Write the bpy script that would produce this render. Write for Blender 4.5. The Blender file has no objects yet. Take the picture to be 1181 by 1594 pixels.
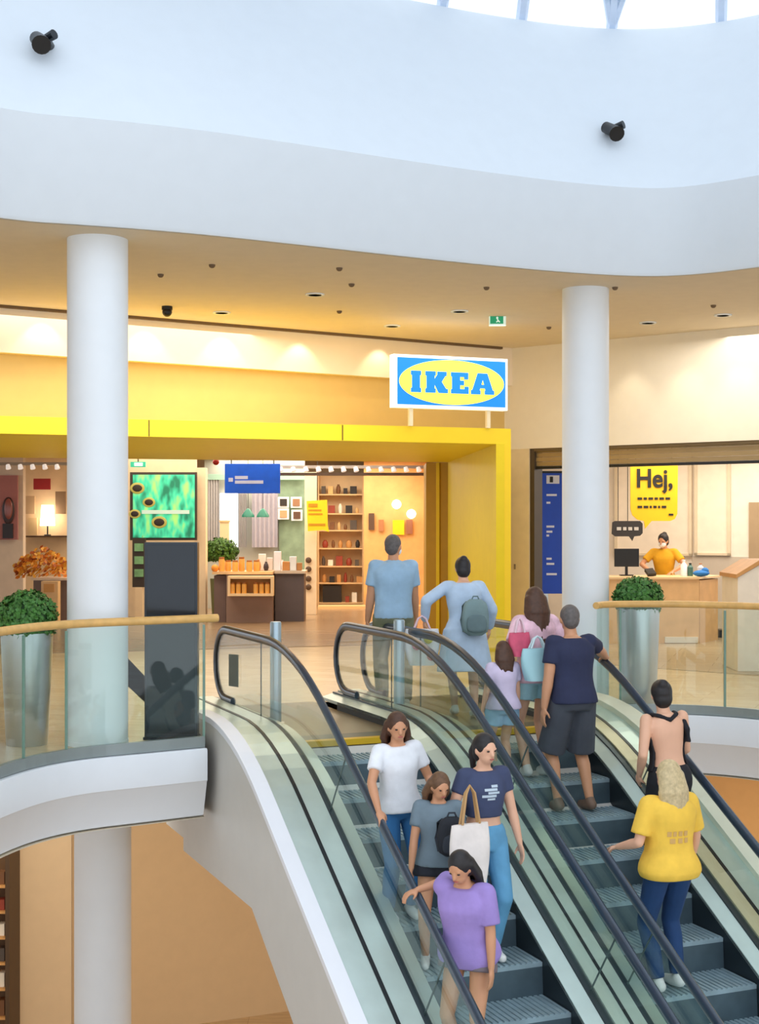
import bpy, bmesh, math, random
from math import sin, cos, pi, radians, sqrt, floor as ffloor
from mathutils import Vector, Matrix
from mathutils.geometry import tessellate_polygon
random.seed(4)
C = bpy.context.scene.collection
F = 2200.0; YH = 812.0; CX = 590.5; H0 = 1.85
V = Vector

def P(px, py, D):
    "point seen at a photo position at depth D"
    return V(((px - CX) / F * D, D, H0 - (py - YH) / F * D))
def G(px, py, z):
    "point seen at a photo position at height z"
    D = (H0 - z) * F / (py - YH)
    return V(((px - CX) / F * D, D, z))

# ------------------------------------------------------------------ materials
def lin(c):
    return tuple(((v / 255.0) / 12.92 if v / 255.0 <= .04045 else ((v / 255.0 + .055) / 1.055) ** 2.4) for v in c)
MATS = {}
def mat(name, rgb, rough=.5, metal=0., var=.04, scale=6., bump=0., bscale=40., emit=0., spec=.5, coat=0.):
    if name in MATS: return MATS[name]
    m = bpy.data.materials.new(name); m.use_nodes = True
    nt = m.node_tree; n = nt.nodes; l = nt.links
    b = n['Principled BSDF']
    col = lin(rgb)
    tc = n.new('ShaderNodeTexCoord'); nz = n.new('ShaderNodeTexNoise')
    nz.inputs['Scale'].default_value = scale; nz.inputs['Detail'].default_value = 3
    l.new(tc.outputs['Object'], nz.inputs['Vector'])
    cr = n.new('ShaderNodeValToRGB')
    cr.color_ramp.elements[0].position = .3; cr.color_ramp.elements[1].position = .7
    cr.color_ramp.elements[0].color = tuple(max(0, c * (1 - var)) for c in col) + (1,)
    cr.color_ramp.elements[1].color = tuple(min(1, c * (1 + var)) for c in col) + (1,)
    l.new(nz.outputs['Fac'], cr.inputs['Fac']); l.new(cr.outputs['Color'], b.inputs['Base Color'])
    b.inputs['Roughness'].default_value = rough; b.inputs['Metallic'].default_value = metal
    b.inputs['Specular IOR Level'].default_value = spec
    if coat: b.inputs['Coat Weight'].default_value = coat; b.inputs['Coat Roughness'].default_value = .1
    if bump:
        n2 = n.new('ShaderNodeTexNoise'); n2.inputs['Scale'].default_value = bscale; n2.inputs['Detail'].default_value = 4
        l.new(tc.outputs['Object'], n2.inputs['Vector'])
        bp = n.new('ShaderNodeBump'); bp.inputs['Strength'].default_value = bump; bp.inputs['Distance'].default_value = .02
        l.new(n2.outputs['Fac'], bp.inputs['Height']); l.new(bp.outputs['Normal'], b.inputs['Normal'])
    if emit:
        l.new(cr.outputs['Color'], b.inputs['Emission Color']); b.inputs['Emission Strength'].default_value = emit
    MATS[name] = m; return m

def glass(name, tint, refl=1.0):
    m = bpy.data.materials.new(name); m.use_nodes = True
    nt = m.node_tree; n = nt.nodes; l = nt.links; n.clear()
    o = n.new('ShaderNodeOutputMaterial'); mx = n.new('ShaderNodeMixShader')
    t = n.new('ShaderNodeBsdfTransparent'); g = n.new('ShaderNodeBsdfGlossy'); lw = n.new('ShaderNodeLayerWeight'); pw = n.new('ShaderNodeMath'); ma = n.new('ShaderNodeMath')
    t.inputs['Color'].default_value = tint + (1,); g.inputs['Roughness'].default_value = .02
    g.inputs['Color'].default_value = (refl, refl, refl, 1)
    lw.inputs['Blend'].default_value = .5; pw.operation = 'POWER'; pw.inputs[1].default_value = 4.5
    ma.operation = 'MULTIPLY_ADD'; ma.inputs[1].default_value = .85; ma.inputs[2].default_value = .035
    l.new(lw.outputs['Facing'], pw.inputs[0]); l.new(pw.outputs[0], ma.inputs[0]); l.new(ma.outputs[0], mx.inputs[0]); l.new(t.outputs[0], mx.inputs[1]); l.new(g.outputs[0], mx.inputs[2])
    l.new(mx.outputs[0], o.inputs[0]); MATS[name] = m; return m

def floor_mat(name, c1, c2, mortar, bw, bh, rot=0., rough=.25):
    m = bpy.data.materials.new(name); m.use_nodes = True
    nt = m.node_tree; n = nt.nodes; l = nt.links; b = n['Principled BSDF']
    tc = n.new('ShaderNodeTexCoord'); mp = n.new('ShaderNodeMapping'); mp.inputs['Rotation'].default_value = (0, 0, rot)
    br = n.new('ShaderNodeTexBrick'); br.inputs['Scale'].default_value = 1
    br.inputs['Brick Width'].default_value = bw; br.inputs['Row Height'].default_value = bh
    br.inputs['Mortar Size'].default_value = .004
    br.inputs['Color1'].default_value = lin(c1) + (1,); br.inputs['Color2'].default_value = lin(c2) + (1,)
    br.inputs['Mortar'].default_value = lin(mortar) + (1,)
    nz = n.new('ShaderNodeTexNoise'); nz.inputs['Scale'].default_value = 2.5
    mp2 = n.new('ShaderNodeMapping'); mp2.inputs['Scale'].default_value = (1, 7, 1); mp2.inputs['Rotation'].default_value = (0, 0, rot)
    l.new(tc.outputs['Object'], mp2.inputs[0]); l.new(mp2.outputs[0], nz.inputs['Vector'])
    mix = n.new('ShaderNodeMixRGB'); mix.blend_type = 'MULTIPLY'; mix.inputs[0].default_value = .35
    l.new(tc.outputs['Object'], mp.inputs[0]); l.new(mp.outputs[0], br.inputs['Vector'])
    l.new(br.outputs['Color'], mix.inputs[1]); l.new(nz.outputs['Fac'], mix.inputs[2])
    l.new(mix.outputs[0], b.inputs['Base Color']); b.inputs['Roughness'].default_value = rough
    MATS[name] = m; return m

def food_mat():
    "green picture with pale leaf stripes and dark round bowls"
    m = bpy.data.materials.new('poster_green'); m.use_nodes = True
    nt = m.node_tree; n = nt.nodes; l = nt.links; b = n['Principled BSDF']
    tc = n.new('ShaderNodeTexCoord')
    mp = n.new('ShaderNodeMapping'); mp.inputs['Rotation'].default_value = (0, radians(35), 0); mp.inputs['Scale'].default_value = (1.1, 1, .5)
    w = n.new('ShaderNodeTexNoise'); w.inputs['Scale'].default_value = 5
    cr = n.new('ShaderNodeValToRGB'); e = cr.color_ramp
    e.elements[0].position = .36; e.elements[0].color = lin((20, 110, 80)) + (1,)
    e.elements[1].position = .52; e.elements[1].color = lin((60, 195, 150)) + (1,)
    x = e.elements.new(.66); x.color = lin((150, 205, 110)) + (1,)
    l.new(tc.outputs['Object'], mp.inputs[0]); l.new(mp.outputs[0], w.inputs['Vector'])
    l.new(w.outputs['Fac'], cr.inputs[0]); l.new(cr.outputs[0], b.inputs['Base Color'])
    l.new(cr.outputs[0], b.inputs['Emission Color']); b.inputs['Emission Strength'].default_value = .55
    MATS['poster_green'] = m; return m

white = mat('white_paint', (232, 238, 243), .55, var=.01)
ringw = mat('white_plaster', (217, 225, 232), .6, var=.01)
slabw = mat('white_slab', (226, 231, 236), .5, var=.01)
clad = mat('cladding', (206, 204, 198), .5, var=.015)
cap = mat('white_cap', (238, 240, 246), .4, var=.01)
ceilm = mat('ceiling_beige', (222, 208, 184), .8, var=.02)
cream = mat('cream_wall', (234, 225, 206), .8, var=.015)
bounce_gold = mat('yellow_bounce_panel', (216, 184, 112), .7, var=.02)  # yellow bounce off the portal put into the wall colour
yellow = mat('yellow_panel', (250, 216, 26), .45, var=.015)
yellowd = mat('yellow_inner', (240, 214, 6), .5, var=.02)
seam = mat('seam_dark', (120, 95, 10), .6)
beige = mat('lower_wall_beige', (220, 194, 156), .8, var=.02)
orange = mat('lower_wall_warm_lit', (216, 170, 112), .8, var=.03)  # different lighting of the right lower wall put into its colour
darkm = mat('dark_metal', (30, 33, 38), .35, .3)
black = mat('black_plastic', (14, 15, 18), .4)
totemm = mat('totem_anthracite', (34, 44, 54), .3, var=.05)
steel = mat('brushed_steel', (196, 200, 202), .28, .9, bump=.05, bscale=90)
deckm = mat('deck_steel', (202, 218, 212), .3, .5)
skirtm = mat('skirt_steel', (150, 160, 162), .35, .7)
rubber = mat('handrail_rubber', (46, 60, 76), .3, var=.08, coat=.4)
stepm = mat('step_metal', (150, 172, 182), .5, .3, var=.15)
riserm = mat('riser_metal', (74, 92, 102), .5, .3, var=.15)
woodrail = mat('rail_wood', (222, 176, 104), .4, var=.1, scale=14)
woodl = mat('light_wood', (226, 186, 134), .5, var=.08, scale=5)
woodm = mat('mid_wood', (205, 150, 86), .5, var=.1, scale=5)
brass = mat('shutter_bronze', (160, 138, 100), .4, .4)
leafm = mat('leaf_green', (70, 122, 52), .55, var=.35, scale=30)
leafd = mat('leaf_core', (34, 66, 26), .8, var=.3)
signblue = mat('sign_blue', (0, 118, 232), .4, emit=.75, var=0)
signyel = mat('sign_yellow', (255, 244, 84), .4, emit=.7, var=0)
signwhite = mat('sign_white', (250, 250, 246), .4, emit=.6, var=0)
lampw = mat('lamp_white', (255, 240, 214), .4, emit=6, var=0)
winw = mat('window_glow', (250, 250, 255), .4, emit=1.6, var=0)
blue = mat('banner_blue', (10, 62, 168), .5, var=.05, emit=.12)
bluel = mat('screen_blue', (8, 74, 178), .4, var=.1, emit=.35)
inky = mat('ink', (30, 30, 30), .6)
noteY = mat('note_yellow', (250, 208, 20), .6, emit=.05)
glassg = glass('glass_green', (.91, .96, .94), .9)
glasse = glass('glass_escalator', (.90, .95, .93), .8)
glassc = glass('glass_clear', (.93, .96, .97))
floorm = floor_mat('floor_stone', (234, 212, 176), (224, 200, 162), (196, 172, 136), 1.2, .3, radians(22))
floord = floor_mat('floor_shop', (172, 144, 112), (160, 132, 100), (130, 105, 80), 1.5, .25, radians(12))
floorl = floor_mat('floor_lower', (214, 184, 140), (208, 176, 132), (180, 150, 110), 1.2, .6, 0)
food_mat()

# ------------------------------------------------------------------ mesh helpers
ROOT = {}   # object -> world matrix of its root
class MB:
    def __init__(s): s.v = []; s.f = []; s.mi = []; s.cur = 0
    def add(s, vs, fs):
        o = len(s.v); s.v += [V(v) for v in vs]
        for f in fs: s.f.append(tuple(i + o for i in f)); s.mi.append(s.cur)
        return s
    def box(s, c, d, rz=0., M=None):
        c = V(c); vs = []
        for x in (-.5, .5):
            for y in (-.5, .5):
                for z in (-.5, .5):
                    p = V((x * d[0], y * d[1], z * d[2]))
                    if rz: p = Matrix.Rotation(rz, 3, 'Z') @ p
                    if M: p = M @ p
                    vs.append(c + p)
        return s.add(vs, [(0, 1, 3, 2), (4, 6, 7, 5), (0, 4, 5, 1), (2, 3, 7, 6), (0, 2, 6, 4), (1, 5, 7, 3)])
    def prism(s, bottom, top):
        n = len(bottom)
        tris = tessellate_polygon([[V(p) for p in bottom]])
        fs = [tuple(t) for t in tris] + [tuple(i + n for i in reversed(t)) for t in tris]
        fs += [(i, (i + 1) % n, (i + 1) % n + n, i + n) for i in range(n)]
        return s.add(list(bottom) + list(top), fs)
    def poly_z(s, pts, z0, z1):
        return s.prism([V((p[0], p[1], z0)) for p in pts], [V((p[0], p[1], z1)) for p in pts])
    def slab(s, a, b, z0, z1, th):
        "upright wall between plan points a and b, thickness th going behind (left of a->b)"
        a = V((a[0], a[1])); b = V((b[0], b[1])); d = (b - a).normalized(); n = V((-d.y, d.x)) * th
        return s.poly_z([a, b, b + n, a + n], z0, z1)
    def rings(s, rs, closed=True, caps=True):
        n = len(rs[0]); vs = [p for r in rs for p in r]; fs = []
        for i in range(len(rs) - 1):
            for j in range(n if closed else n - 1):
                k = (j + 1) % n
                fs.append((i * n + j, i * n + k, (i + 1) * n + k, (i + 1) * n + j))
        if caps and closed:
            fs.append(tuple(range(n))[::-1]); fs.append(tuple((len(rs) - 1) * n + j for j in range(n)))
        return s.add(vs, fs)
    def tube(s, path, r, seg=10, flat=1., up=V((0, 0, 1)), caps=True):
        path = [V(p) for p in path]; rs = []
        for i, p in enumerate(path):
            d = (path[min(i + 1, len(path) - 1)] - path[max(i - 1, 0)]).normalized()
            x = d.cross(up)
            if x.length < .02: x = d.cross(V((0, 1, 0)) if abs(d.y) < .9 else V((1, 0, 0)))
            x.normalize(); y = x.cross(d)
            rr = r[i] if isinstance(r, (list, tuple)) else r
            rs.append([p + x * cos(a) * rr + y * sin(a) * rr * flat for a in [2 * pi * k / seg for k in range(seg)]])
        return s.rings(rs, True, caps)
    def lathe(s, c, prof, seg=24):
        c = V(c)
        return s.rings([[c + V((r * cos(2 * pi * k / seg), r * sin(2 * pi * k / seg), z)) for k in range(seg)] for r, z in prof])
    def ball(s, c, r, seg=14, M=None):
        c = V(c); r = (r, r, r) if not isinstance(r, (tuple, list)) else r
        rs = []
        for i in range(seg // 2 + 1):
            a = -pi / 2 + pi * i / (seg // 2); a = max(-pi / 2 + .02, min(pi / 2 - .02, a))
            ring = []
            for k in range(seg):
                p = V((cos(a) * cos(2 * pi * k / seg) * r[0], cos(a) * sin(2 * pi * k / seg) * r[1], sin(a) * r[2]))
                if M: p = M @ p
                ring.append(c + p)
            rs.append(ring)
        return s.rings(rs)
    def capsule(s, a, ra, b, rb, seg=12):
        a = V(a); b = V(b); d = b - a; L = d.length; d = d / L if L > 1e-6 else V((0, 0, 1))
        pts = []; rr = []
        for q in (-.97, -.8, -.5, 0): pts.append(a + d * ra * q); rr.append(ra * sqrt(1 - q * q))
        for q in (0, .5, .8, .97): pts.append(b + d * rb * q); rr.append(rb * sqrt(1 - q * q))
        x = d.orthogonal().normalized(); y = d.cross(x)
        return s.rings([[p + (x * cos(2 * pi * k / seg) + y * sin(2 * pi * k / seg)) * r for k in range(seg)] for p, r in zip(pts, rr)])
    def build(s, name, m, parent=None, smooth=False, origin=None):
        me = bpy.data.meshes.new(name); vs = s.v
        o = bpy.data.objects.new(name, me)
        if parent is not None:
            inv = ROOT[parent].inverted(); vs = [inv @ v for v in vs]; ROOT[o] = ROOT[parent]
        else:
            if origin is None:
                xs = [v.x for v in vs]; ys = [v.y for v in vs]; zs = [v.z for v in vs]
                origin = V(((min(xs) + max(xs)) / 2, (min(ys) + max(ys)) / 2, min(zs)))
            vs = [v - V(origin) for v in vs]; o.location = origin; ROOT[o] = Matrix.Translation(origin)
        me.from_pydata([tuple(v) for v in vs], [], s.f)
        for mm in (m if isinstance(m, (list, tuple)) else [m]): me.materials.append(mm)
        bm = bmesh.new(); bm.from_mesh(me)
        bmesh.ops.recalc_face_normals(bm, faces=bm.faces); bm.to_mesh(me); bm.free()
        if isinstance(m, (list, tuple)):
            for p, i in zip(me.polygons, s.mi): p.material_index = i
        if smooth:
            for p in me.polygons: p.use_smooth = True
            try: me.set_sharp_from_angle(angle=radians(40))
            except Exception: pass
        C.objects.link(o); o.parent = parent if parent is not None else None
        global LAST; LAST = o
        return o

def tag(o, label, cat, group=None, kind=None):
    o['label'] = label; o['category'] = cat
    if group: o['group'] = group
    if kind: o['kind'] = kind
    return o
def thing(name, label, cat, loc, rz=0., group=None):
    o = bpy.data.objects.new(name, None); C.objects.link(o); o.empty_display_size = .1
    o.location = loc; o.rotation_euler = (0, 0, rz)
    ROOT[o] = Matrix.Translation(V(loc)) @ Matrix.Rotation(rz, 4, 'Z')
    return tag(o, label, cat, group)
def struct(o): o['kind'] = 'structure'; return o
def children_of(o): return [c for c in bpy.data.objects if c.parent == o]
def dup(o, loc, rz=None, label=None, group=None):
    def rec(x, par):
        c = x.copy(); C.objects.link(c); c.parent = par
        for ch in children_of(x): rec(ch, c)
        return c
    r = rec(o, None); r.location = loc
    if rz is not None: r.rotation_euler = (0, 0, rz)
    if label: r['label'] = label
    if group: r['group'] = group
    ROOT[r] = Matrix.Translation(V(loc)) @ Matrix.Rotation(r.rotation_euler[2], 4, 'Z')
    return r
def bevel(o, w=.006, seg=2):
    md = o.modifiers.new('bevel', 'BEVEL'); md.width = w; md.segments = seg; md.limit_method = 'ANGLE'; return o
def text_mesh(mb, s, size, M, depth=.006, bold=.0, font_xscale=1.):
    cu = bpy.data.curves.new('lettering', 'FONT'); cu.body = s; cu.size = size; cu.extrude = depth; cu.offset = bold
    to = bpy.data.objects.new('lettering', cu); C.objects.link(to)
    dg = bpy.context.evaluated_depsgraph_get(); me = bpy.data.meshes.new_from_object(to.evaluated_get(dg))
    vs = [M @ V((v.co.x * font_xscale, v.co.y, v.co.z)) for v in me.vertices]
    mb.add(vs, [tuple(p.vertices) for p in me.polygons])
    bpy.data.objects.remove(to); bpy.data.curves.remove(cu); bpy.data.meshes.remove(me)
    return mb

# ------------------------------------------------------------------ escalator frame
OX, OY = -.704, 11.63
U = V((-.3822, .9241, 0)); W = V((.9241, .3822, 0)); T30 = math.tan(radians(30))
HZ = .82
def E(t, k, z): return V((OX, OY, 0)) + W * t + U * k + V((0, 0, z))
def prof(k, zf, dz, w=.75):
    kc = (zf - (HZ + dz)) / T30
    if k > kc + w: return zf
    if k < kc - w: return HZ + dz + T30 * k
    return zf - T30 * (kc + w - k) ** 2 / (4 * w)
KS = [-9.0, -6, -4, -3, -2.2, -1.8, -1.5, -1.25, -1.0, -.8, -.6, -.4, -.2, 0, .2, .4, .6, .8, 1.0, 1.2, 1.5, 1.9, 2.2]
DZS = -.93; KS0 = (0 - (HZ + DZS)) / T30      # step line, reaches floor level at k = KS0
def step_z(k): return 0. if k > KS0 else -.2309 * (ffloor((KS0 - k) / .4) + .5)

# ------------------------------------------------------------------ slabs, ring, ceiling
def path_from(pts, z): return [G(x, y, z) for x, y in pts]
slabL = path_from([(-70, 1232), (0, 1204), (60, 1186), (130, 1174), (220, 1166), (318, 1157)], 0)
slabL = [V((-4.0, 5.0, 0)), V((-3.35, 7.6, 0))] + slabL
eL = E(-.55, .85, 0); eR = E(3.34, .75, 0)
slabR = path_from([(945, 1106), (1000, 1105), (1060, 1106), (1120, 1109), (1181, 1114)], 0)
slabR = slabR + [V((5.0, 12.2, 0)), V((6.2, 10.6, 0)), V((7.0, 8, 0))]
def smooth_path(pts, it=2):
    for _ in range(it):
        q = [pts[0]]
        for a, b in zip(pts, pts[1:]): q += [a.lerp(b, .25), a.lerp(b, .75)]
        q.append(pts[-1]); pts = q
    return pts
slabL = smooth_path(slabL); slabR = smooth_path([eR] + slabR)
edge = slabL + [eL, E(-.55, 2.6, 0), E(3.34, 2.6, 0)] + slabR
cen = V((0, 6.5, 0))
def outer(p, far=34.):
    d = (p - cen).normalized(); return cen + d * far
fl = MB()
for a, b in zip(edge, edge[1:]):
    A, B = outer(a), outer(b)
    fl.add([a, b, B, A, a + V((0, 0, -.02)), b + V((0, 0, -.02))], [(0, 1, 2, 3)])
# the landing in front of the combs belongs to the escalators
o = fl.build('floor', floorm, origin=V((0, 0, 0))); struct(o)

def inward(p, q, r=None):
    d = (q - p).normalized(); return V((d.y, -d.x, 0))
def normals(path):
    ns = []
    for i in range(len(path)):
        a = path[max(i - 1, 0)]; b = path[min(i + 1, len(path) - 1)]
        ns.append(inward(a, b))
    return ns
def fascia(path, name):
    ns = normals(path); mb = MB()
    sec = [(-.06, 0.0), (-.02, 0.0), (-.02, -.035), (.05, -.035), (.06, -.05), (.06, -.3), (.05, -.31), (-.02, -.6), (-.1, -.63), (-.5, -.63)]
    rs = [[p + n * o_ + V((0, 0, z)) for o_, z in sec] for p, n in zip(path, ns)]
    mb.rings(rs, closed=False, caps=False)
    o = mb.build(name, slabw, smooth=True); struct(o)
    # underside of the slab (ceiling of the floor below)
    return o
fascia(slabL, 'trim_1'); fascia(slabR, 'trim_2')
# dark gutter strip under the glass on the left edge
sf = MB()
for a, b in zip(edge, edge[1:]):
    A, B = outer(a), outer(b)
    z = V((0, 0, -.62)); sf.add([a + z, b + z, B + z, A + z], [(0, 1, 2, 3)])
struct(sf.build('ceiling_lower', ceilm, origin=V((0, 0, -.62))))

ZC = 4.2
ring = path_from([(-160, 335), (0, 341), (150, 350), (300, 362), (450, 378), (600, 395), (750, 411), (880, 423), (1000, 430), (1080, 427), (1181, 415)], ZC)
ring = [V((-5.6, 4.5, ZC)), V((-5.0, 7.5, ZC)), V((-4.3, 9.6, ZC))] + ring[1:] + [V((5.2, 11.4, ZC)), V((6.2, 9.5, ZC)), V((6.8, 6, ZC))]
ring = smooth_path(ring, 3)
nr = normals(ring)
mb = MB()
sec = [(-.06, 0), (-.02, .0), (0, .03), (.15, .80)]
topsec = []
for i in range(9):
    q = i / 8; topsec.append((.15 - 1.15 * q, .80 + 1.88 * q))
sec += topsec[1:] + [(-1.05, 2.72), (-1.6, 2.76)]
mb.rings([[V((p.x, p.y, 0)) + n * a + V((0, 0, ZC + z)) for a, z in sec] for p, n in zip(ring, nr)], closed=False, caps=False)
o = mb.build('wall_atrium', ringw, smooth=True); o.data.set_sharp_from_angle(angle=radians(25)); struct(o)
cm = MB()
for (a, na), (b, nb) in zip(zip(ring, nr), zip(ring[1:], nr[1:])):
    A, B = outer(V((a.x, a.y, 0)), 24), outer(V((b.x, b.y, 0)), 24); A.z = B.z = ZC
    cm.add([a - na * .05, b - nb * .05, B, A], [(0, 1, 2, 3)])
struct(cm.build('ceiling', ceilm, origin=V((0, 0, ZC))))
# skylight: radial ribs and glass above the opening
sk = MB(); skz = ZC + 2.8
rim = [V((p.x, p.y, 0)) - n * 1.25 + V((0, 0, skz)) for p, n in zip(ring, nr)]
apex = V((1.2, 4.5, skz + 1.6))
for i in range(0, len(rim), 7):
    p = rim[i]; q = p.lerp(apex, .4) + V((0, 0, .35)); sk.tube([p, q, apex], .06, 6)
    r_ = rim[min(i + 7, len(rim) - 1)]
    if i % 14 == 0: sk.tube([p, r_.lerp(apex, .4) + V((0, 0, .35))], .045, 6)
    else: sk.tube([r_, q], .045, 6)
for q in (.16, .42, .7):
    sk.tube([p.lerp(apex, q) + V((0, 0, q * (1 - q))) for p in rim[::2]], .04, 6, caps=False)
pa = P(868, -6, 12.6)
sk.build('skylight_frame', mat('skylight_paint', (214, 226, 244), .5))
o = bpy.data.objects['skylight_frame']; o.name = 'window_1'; struct(o)
sg = MB(); sg.add(rim + [apex], [(i, i + 1, len(rim)) for i in range(len(rim) - 1)])
o = sg.build('window_pane', glassc, parent=bpy.data.objects['window_1']); o['kind'] = 'structure'

# lower storey
ZL = -5.0
m_ = MB(); m_.add([(-16, -3, ZL), (16, -3, ZL), (16, 30, ZL), (-16, 30, ZL)], [(0, 1, 2, 3)])
struct(m_.build('floor_lower', floorl, origin=V((0, 0, ZL))))
a0 = P(16, 1400, 17.6); a1 = P(111, 1400, 18.0); a2 = P(112, 1400, 18.6); a3 = P(560, 1400, 20.2)
m_ = MB(); m_.slab(a0.xy, a1.xy, ZL, -.6, .3); struct(m_.build('wall_lower_left', beige))
m_ = MB(); m_.slab(a2.xy, a3.xy, ZL, -.6, .3); struct(m_.build('wall_lower_back', mat('lower_wall_sand', (214, 184, 142), .8, var=.02)))
m_ = MB(); m_.slab((a3.x, a3.y), (9.5, 15.5), ZL, -.6, .3); struct(m_.build('wall_lower_right', orange))

# ------------------------------------------------------------------ columns
def column(label, px, yfront, D, r, z0, z1, name='round_column'):
    X = (px - CX) / F * D
    mb = MB(); mb.lathe((X, D, 0), [(r, z0), (r, z1)], 64)
    if z0 == 0: mb.lathe((X, D, 0), [(r + .004, z0), (r + .004, z0 + .04)], 64)
    o = mb.build('column_shaft', white, smooth=True); o.name = name
    return tag(o, label, 'column')
column('thick white round column behind the left glass railing next to the black totem', 152, 0, 11.78, .25, 0, ZC)
column('thick white round column right of the blue banner, between yellow portal and cashier shop', 911, 0, 14.3, .235, 0, ZC)
column('white round column on the lower floor, under the left balcony', 160, 0, 12.6, .25, ZL, -.62)

# ------------------------------------------------------------------ glass railings with wooden handrail
def railing(path, label, seams, post=None):
    t = thing('glass_railing', label, 'railing', path[len(path) // 2].copy())
    ns = normals(path)
    rail = [p + n * (-.02) + V((0, 0, 1.04)) for p, n in zip(path, ns)]
    if rail[0].x < 0: rail.append(rail[-1] + (rail[-1] - rail[-2]).normalized() * .13)
    MB().tube(rail, .034, 12).build('wooden_handrail', woodrail, t, smooth=True)
    g0 = [p + n * (.0) for p, n in zip(path, ns)]; g1 = [p + n * (-.016) for p, n in zip(path, ns)]
    # panels split at seams
    idx = [0] + seams + [len(path) - 1]
    for a, b in zip(idx, idx[1:]):
        mb = MB(); rs = []
        for i in range(a, b + 1):
            p, q = g0[i].copy(), g1[i].copy()
            if i == a: p += (g0[i + 1] - g0[i]).normalized() * .008; q += (g1[i + 1] - g1[i]).normalized() * .008
            rs.append([p + V((0, 0, -.03)), q + V((0, 0, -.03)), q + V((0, 0, 1.01)), p + V((0, 0, 1.01))])
        mb.rings(rs); mb.build('glass_panel', glassg, t)
        e = MB(); e.box((g0[b] + g1[b]) / 2 + V((0, 0, .49)), (.02, .02, 1.0)); e.build('glass_edge', mat('glass_edge_green', (110, 142, 128), .3), t)
    mb = MB(); rs = [[p + n * .012 + V((0, 0, z)) for z in (-.03, .06)] + [p - n * .03 + V((0, 0, z)) for z in (.06, -.03)] for p, n in zip(path, ns)]
    mb.rings(rs); mb.build('base_channel', mat('channel_grey', (150, 160, 160), .4, .5), t)
    return t
n1 = len(slabL)
railing(slabL[:n1], 'curved glass railing with pale wooden handrail on the left balcony', [n1 // 2, n1 - 12])
st = 1
railing(slabR[st:], 'curved glass railing with wooden handrail on the right balcony', [6, 17, 24])

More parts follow.
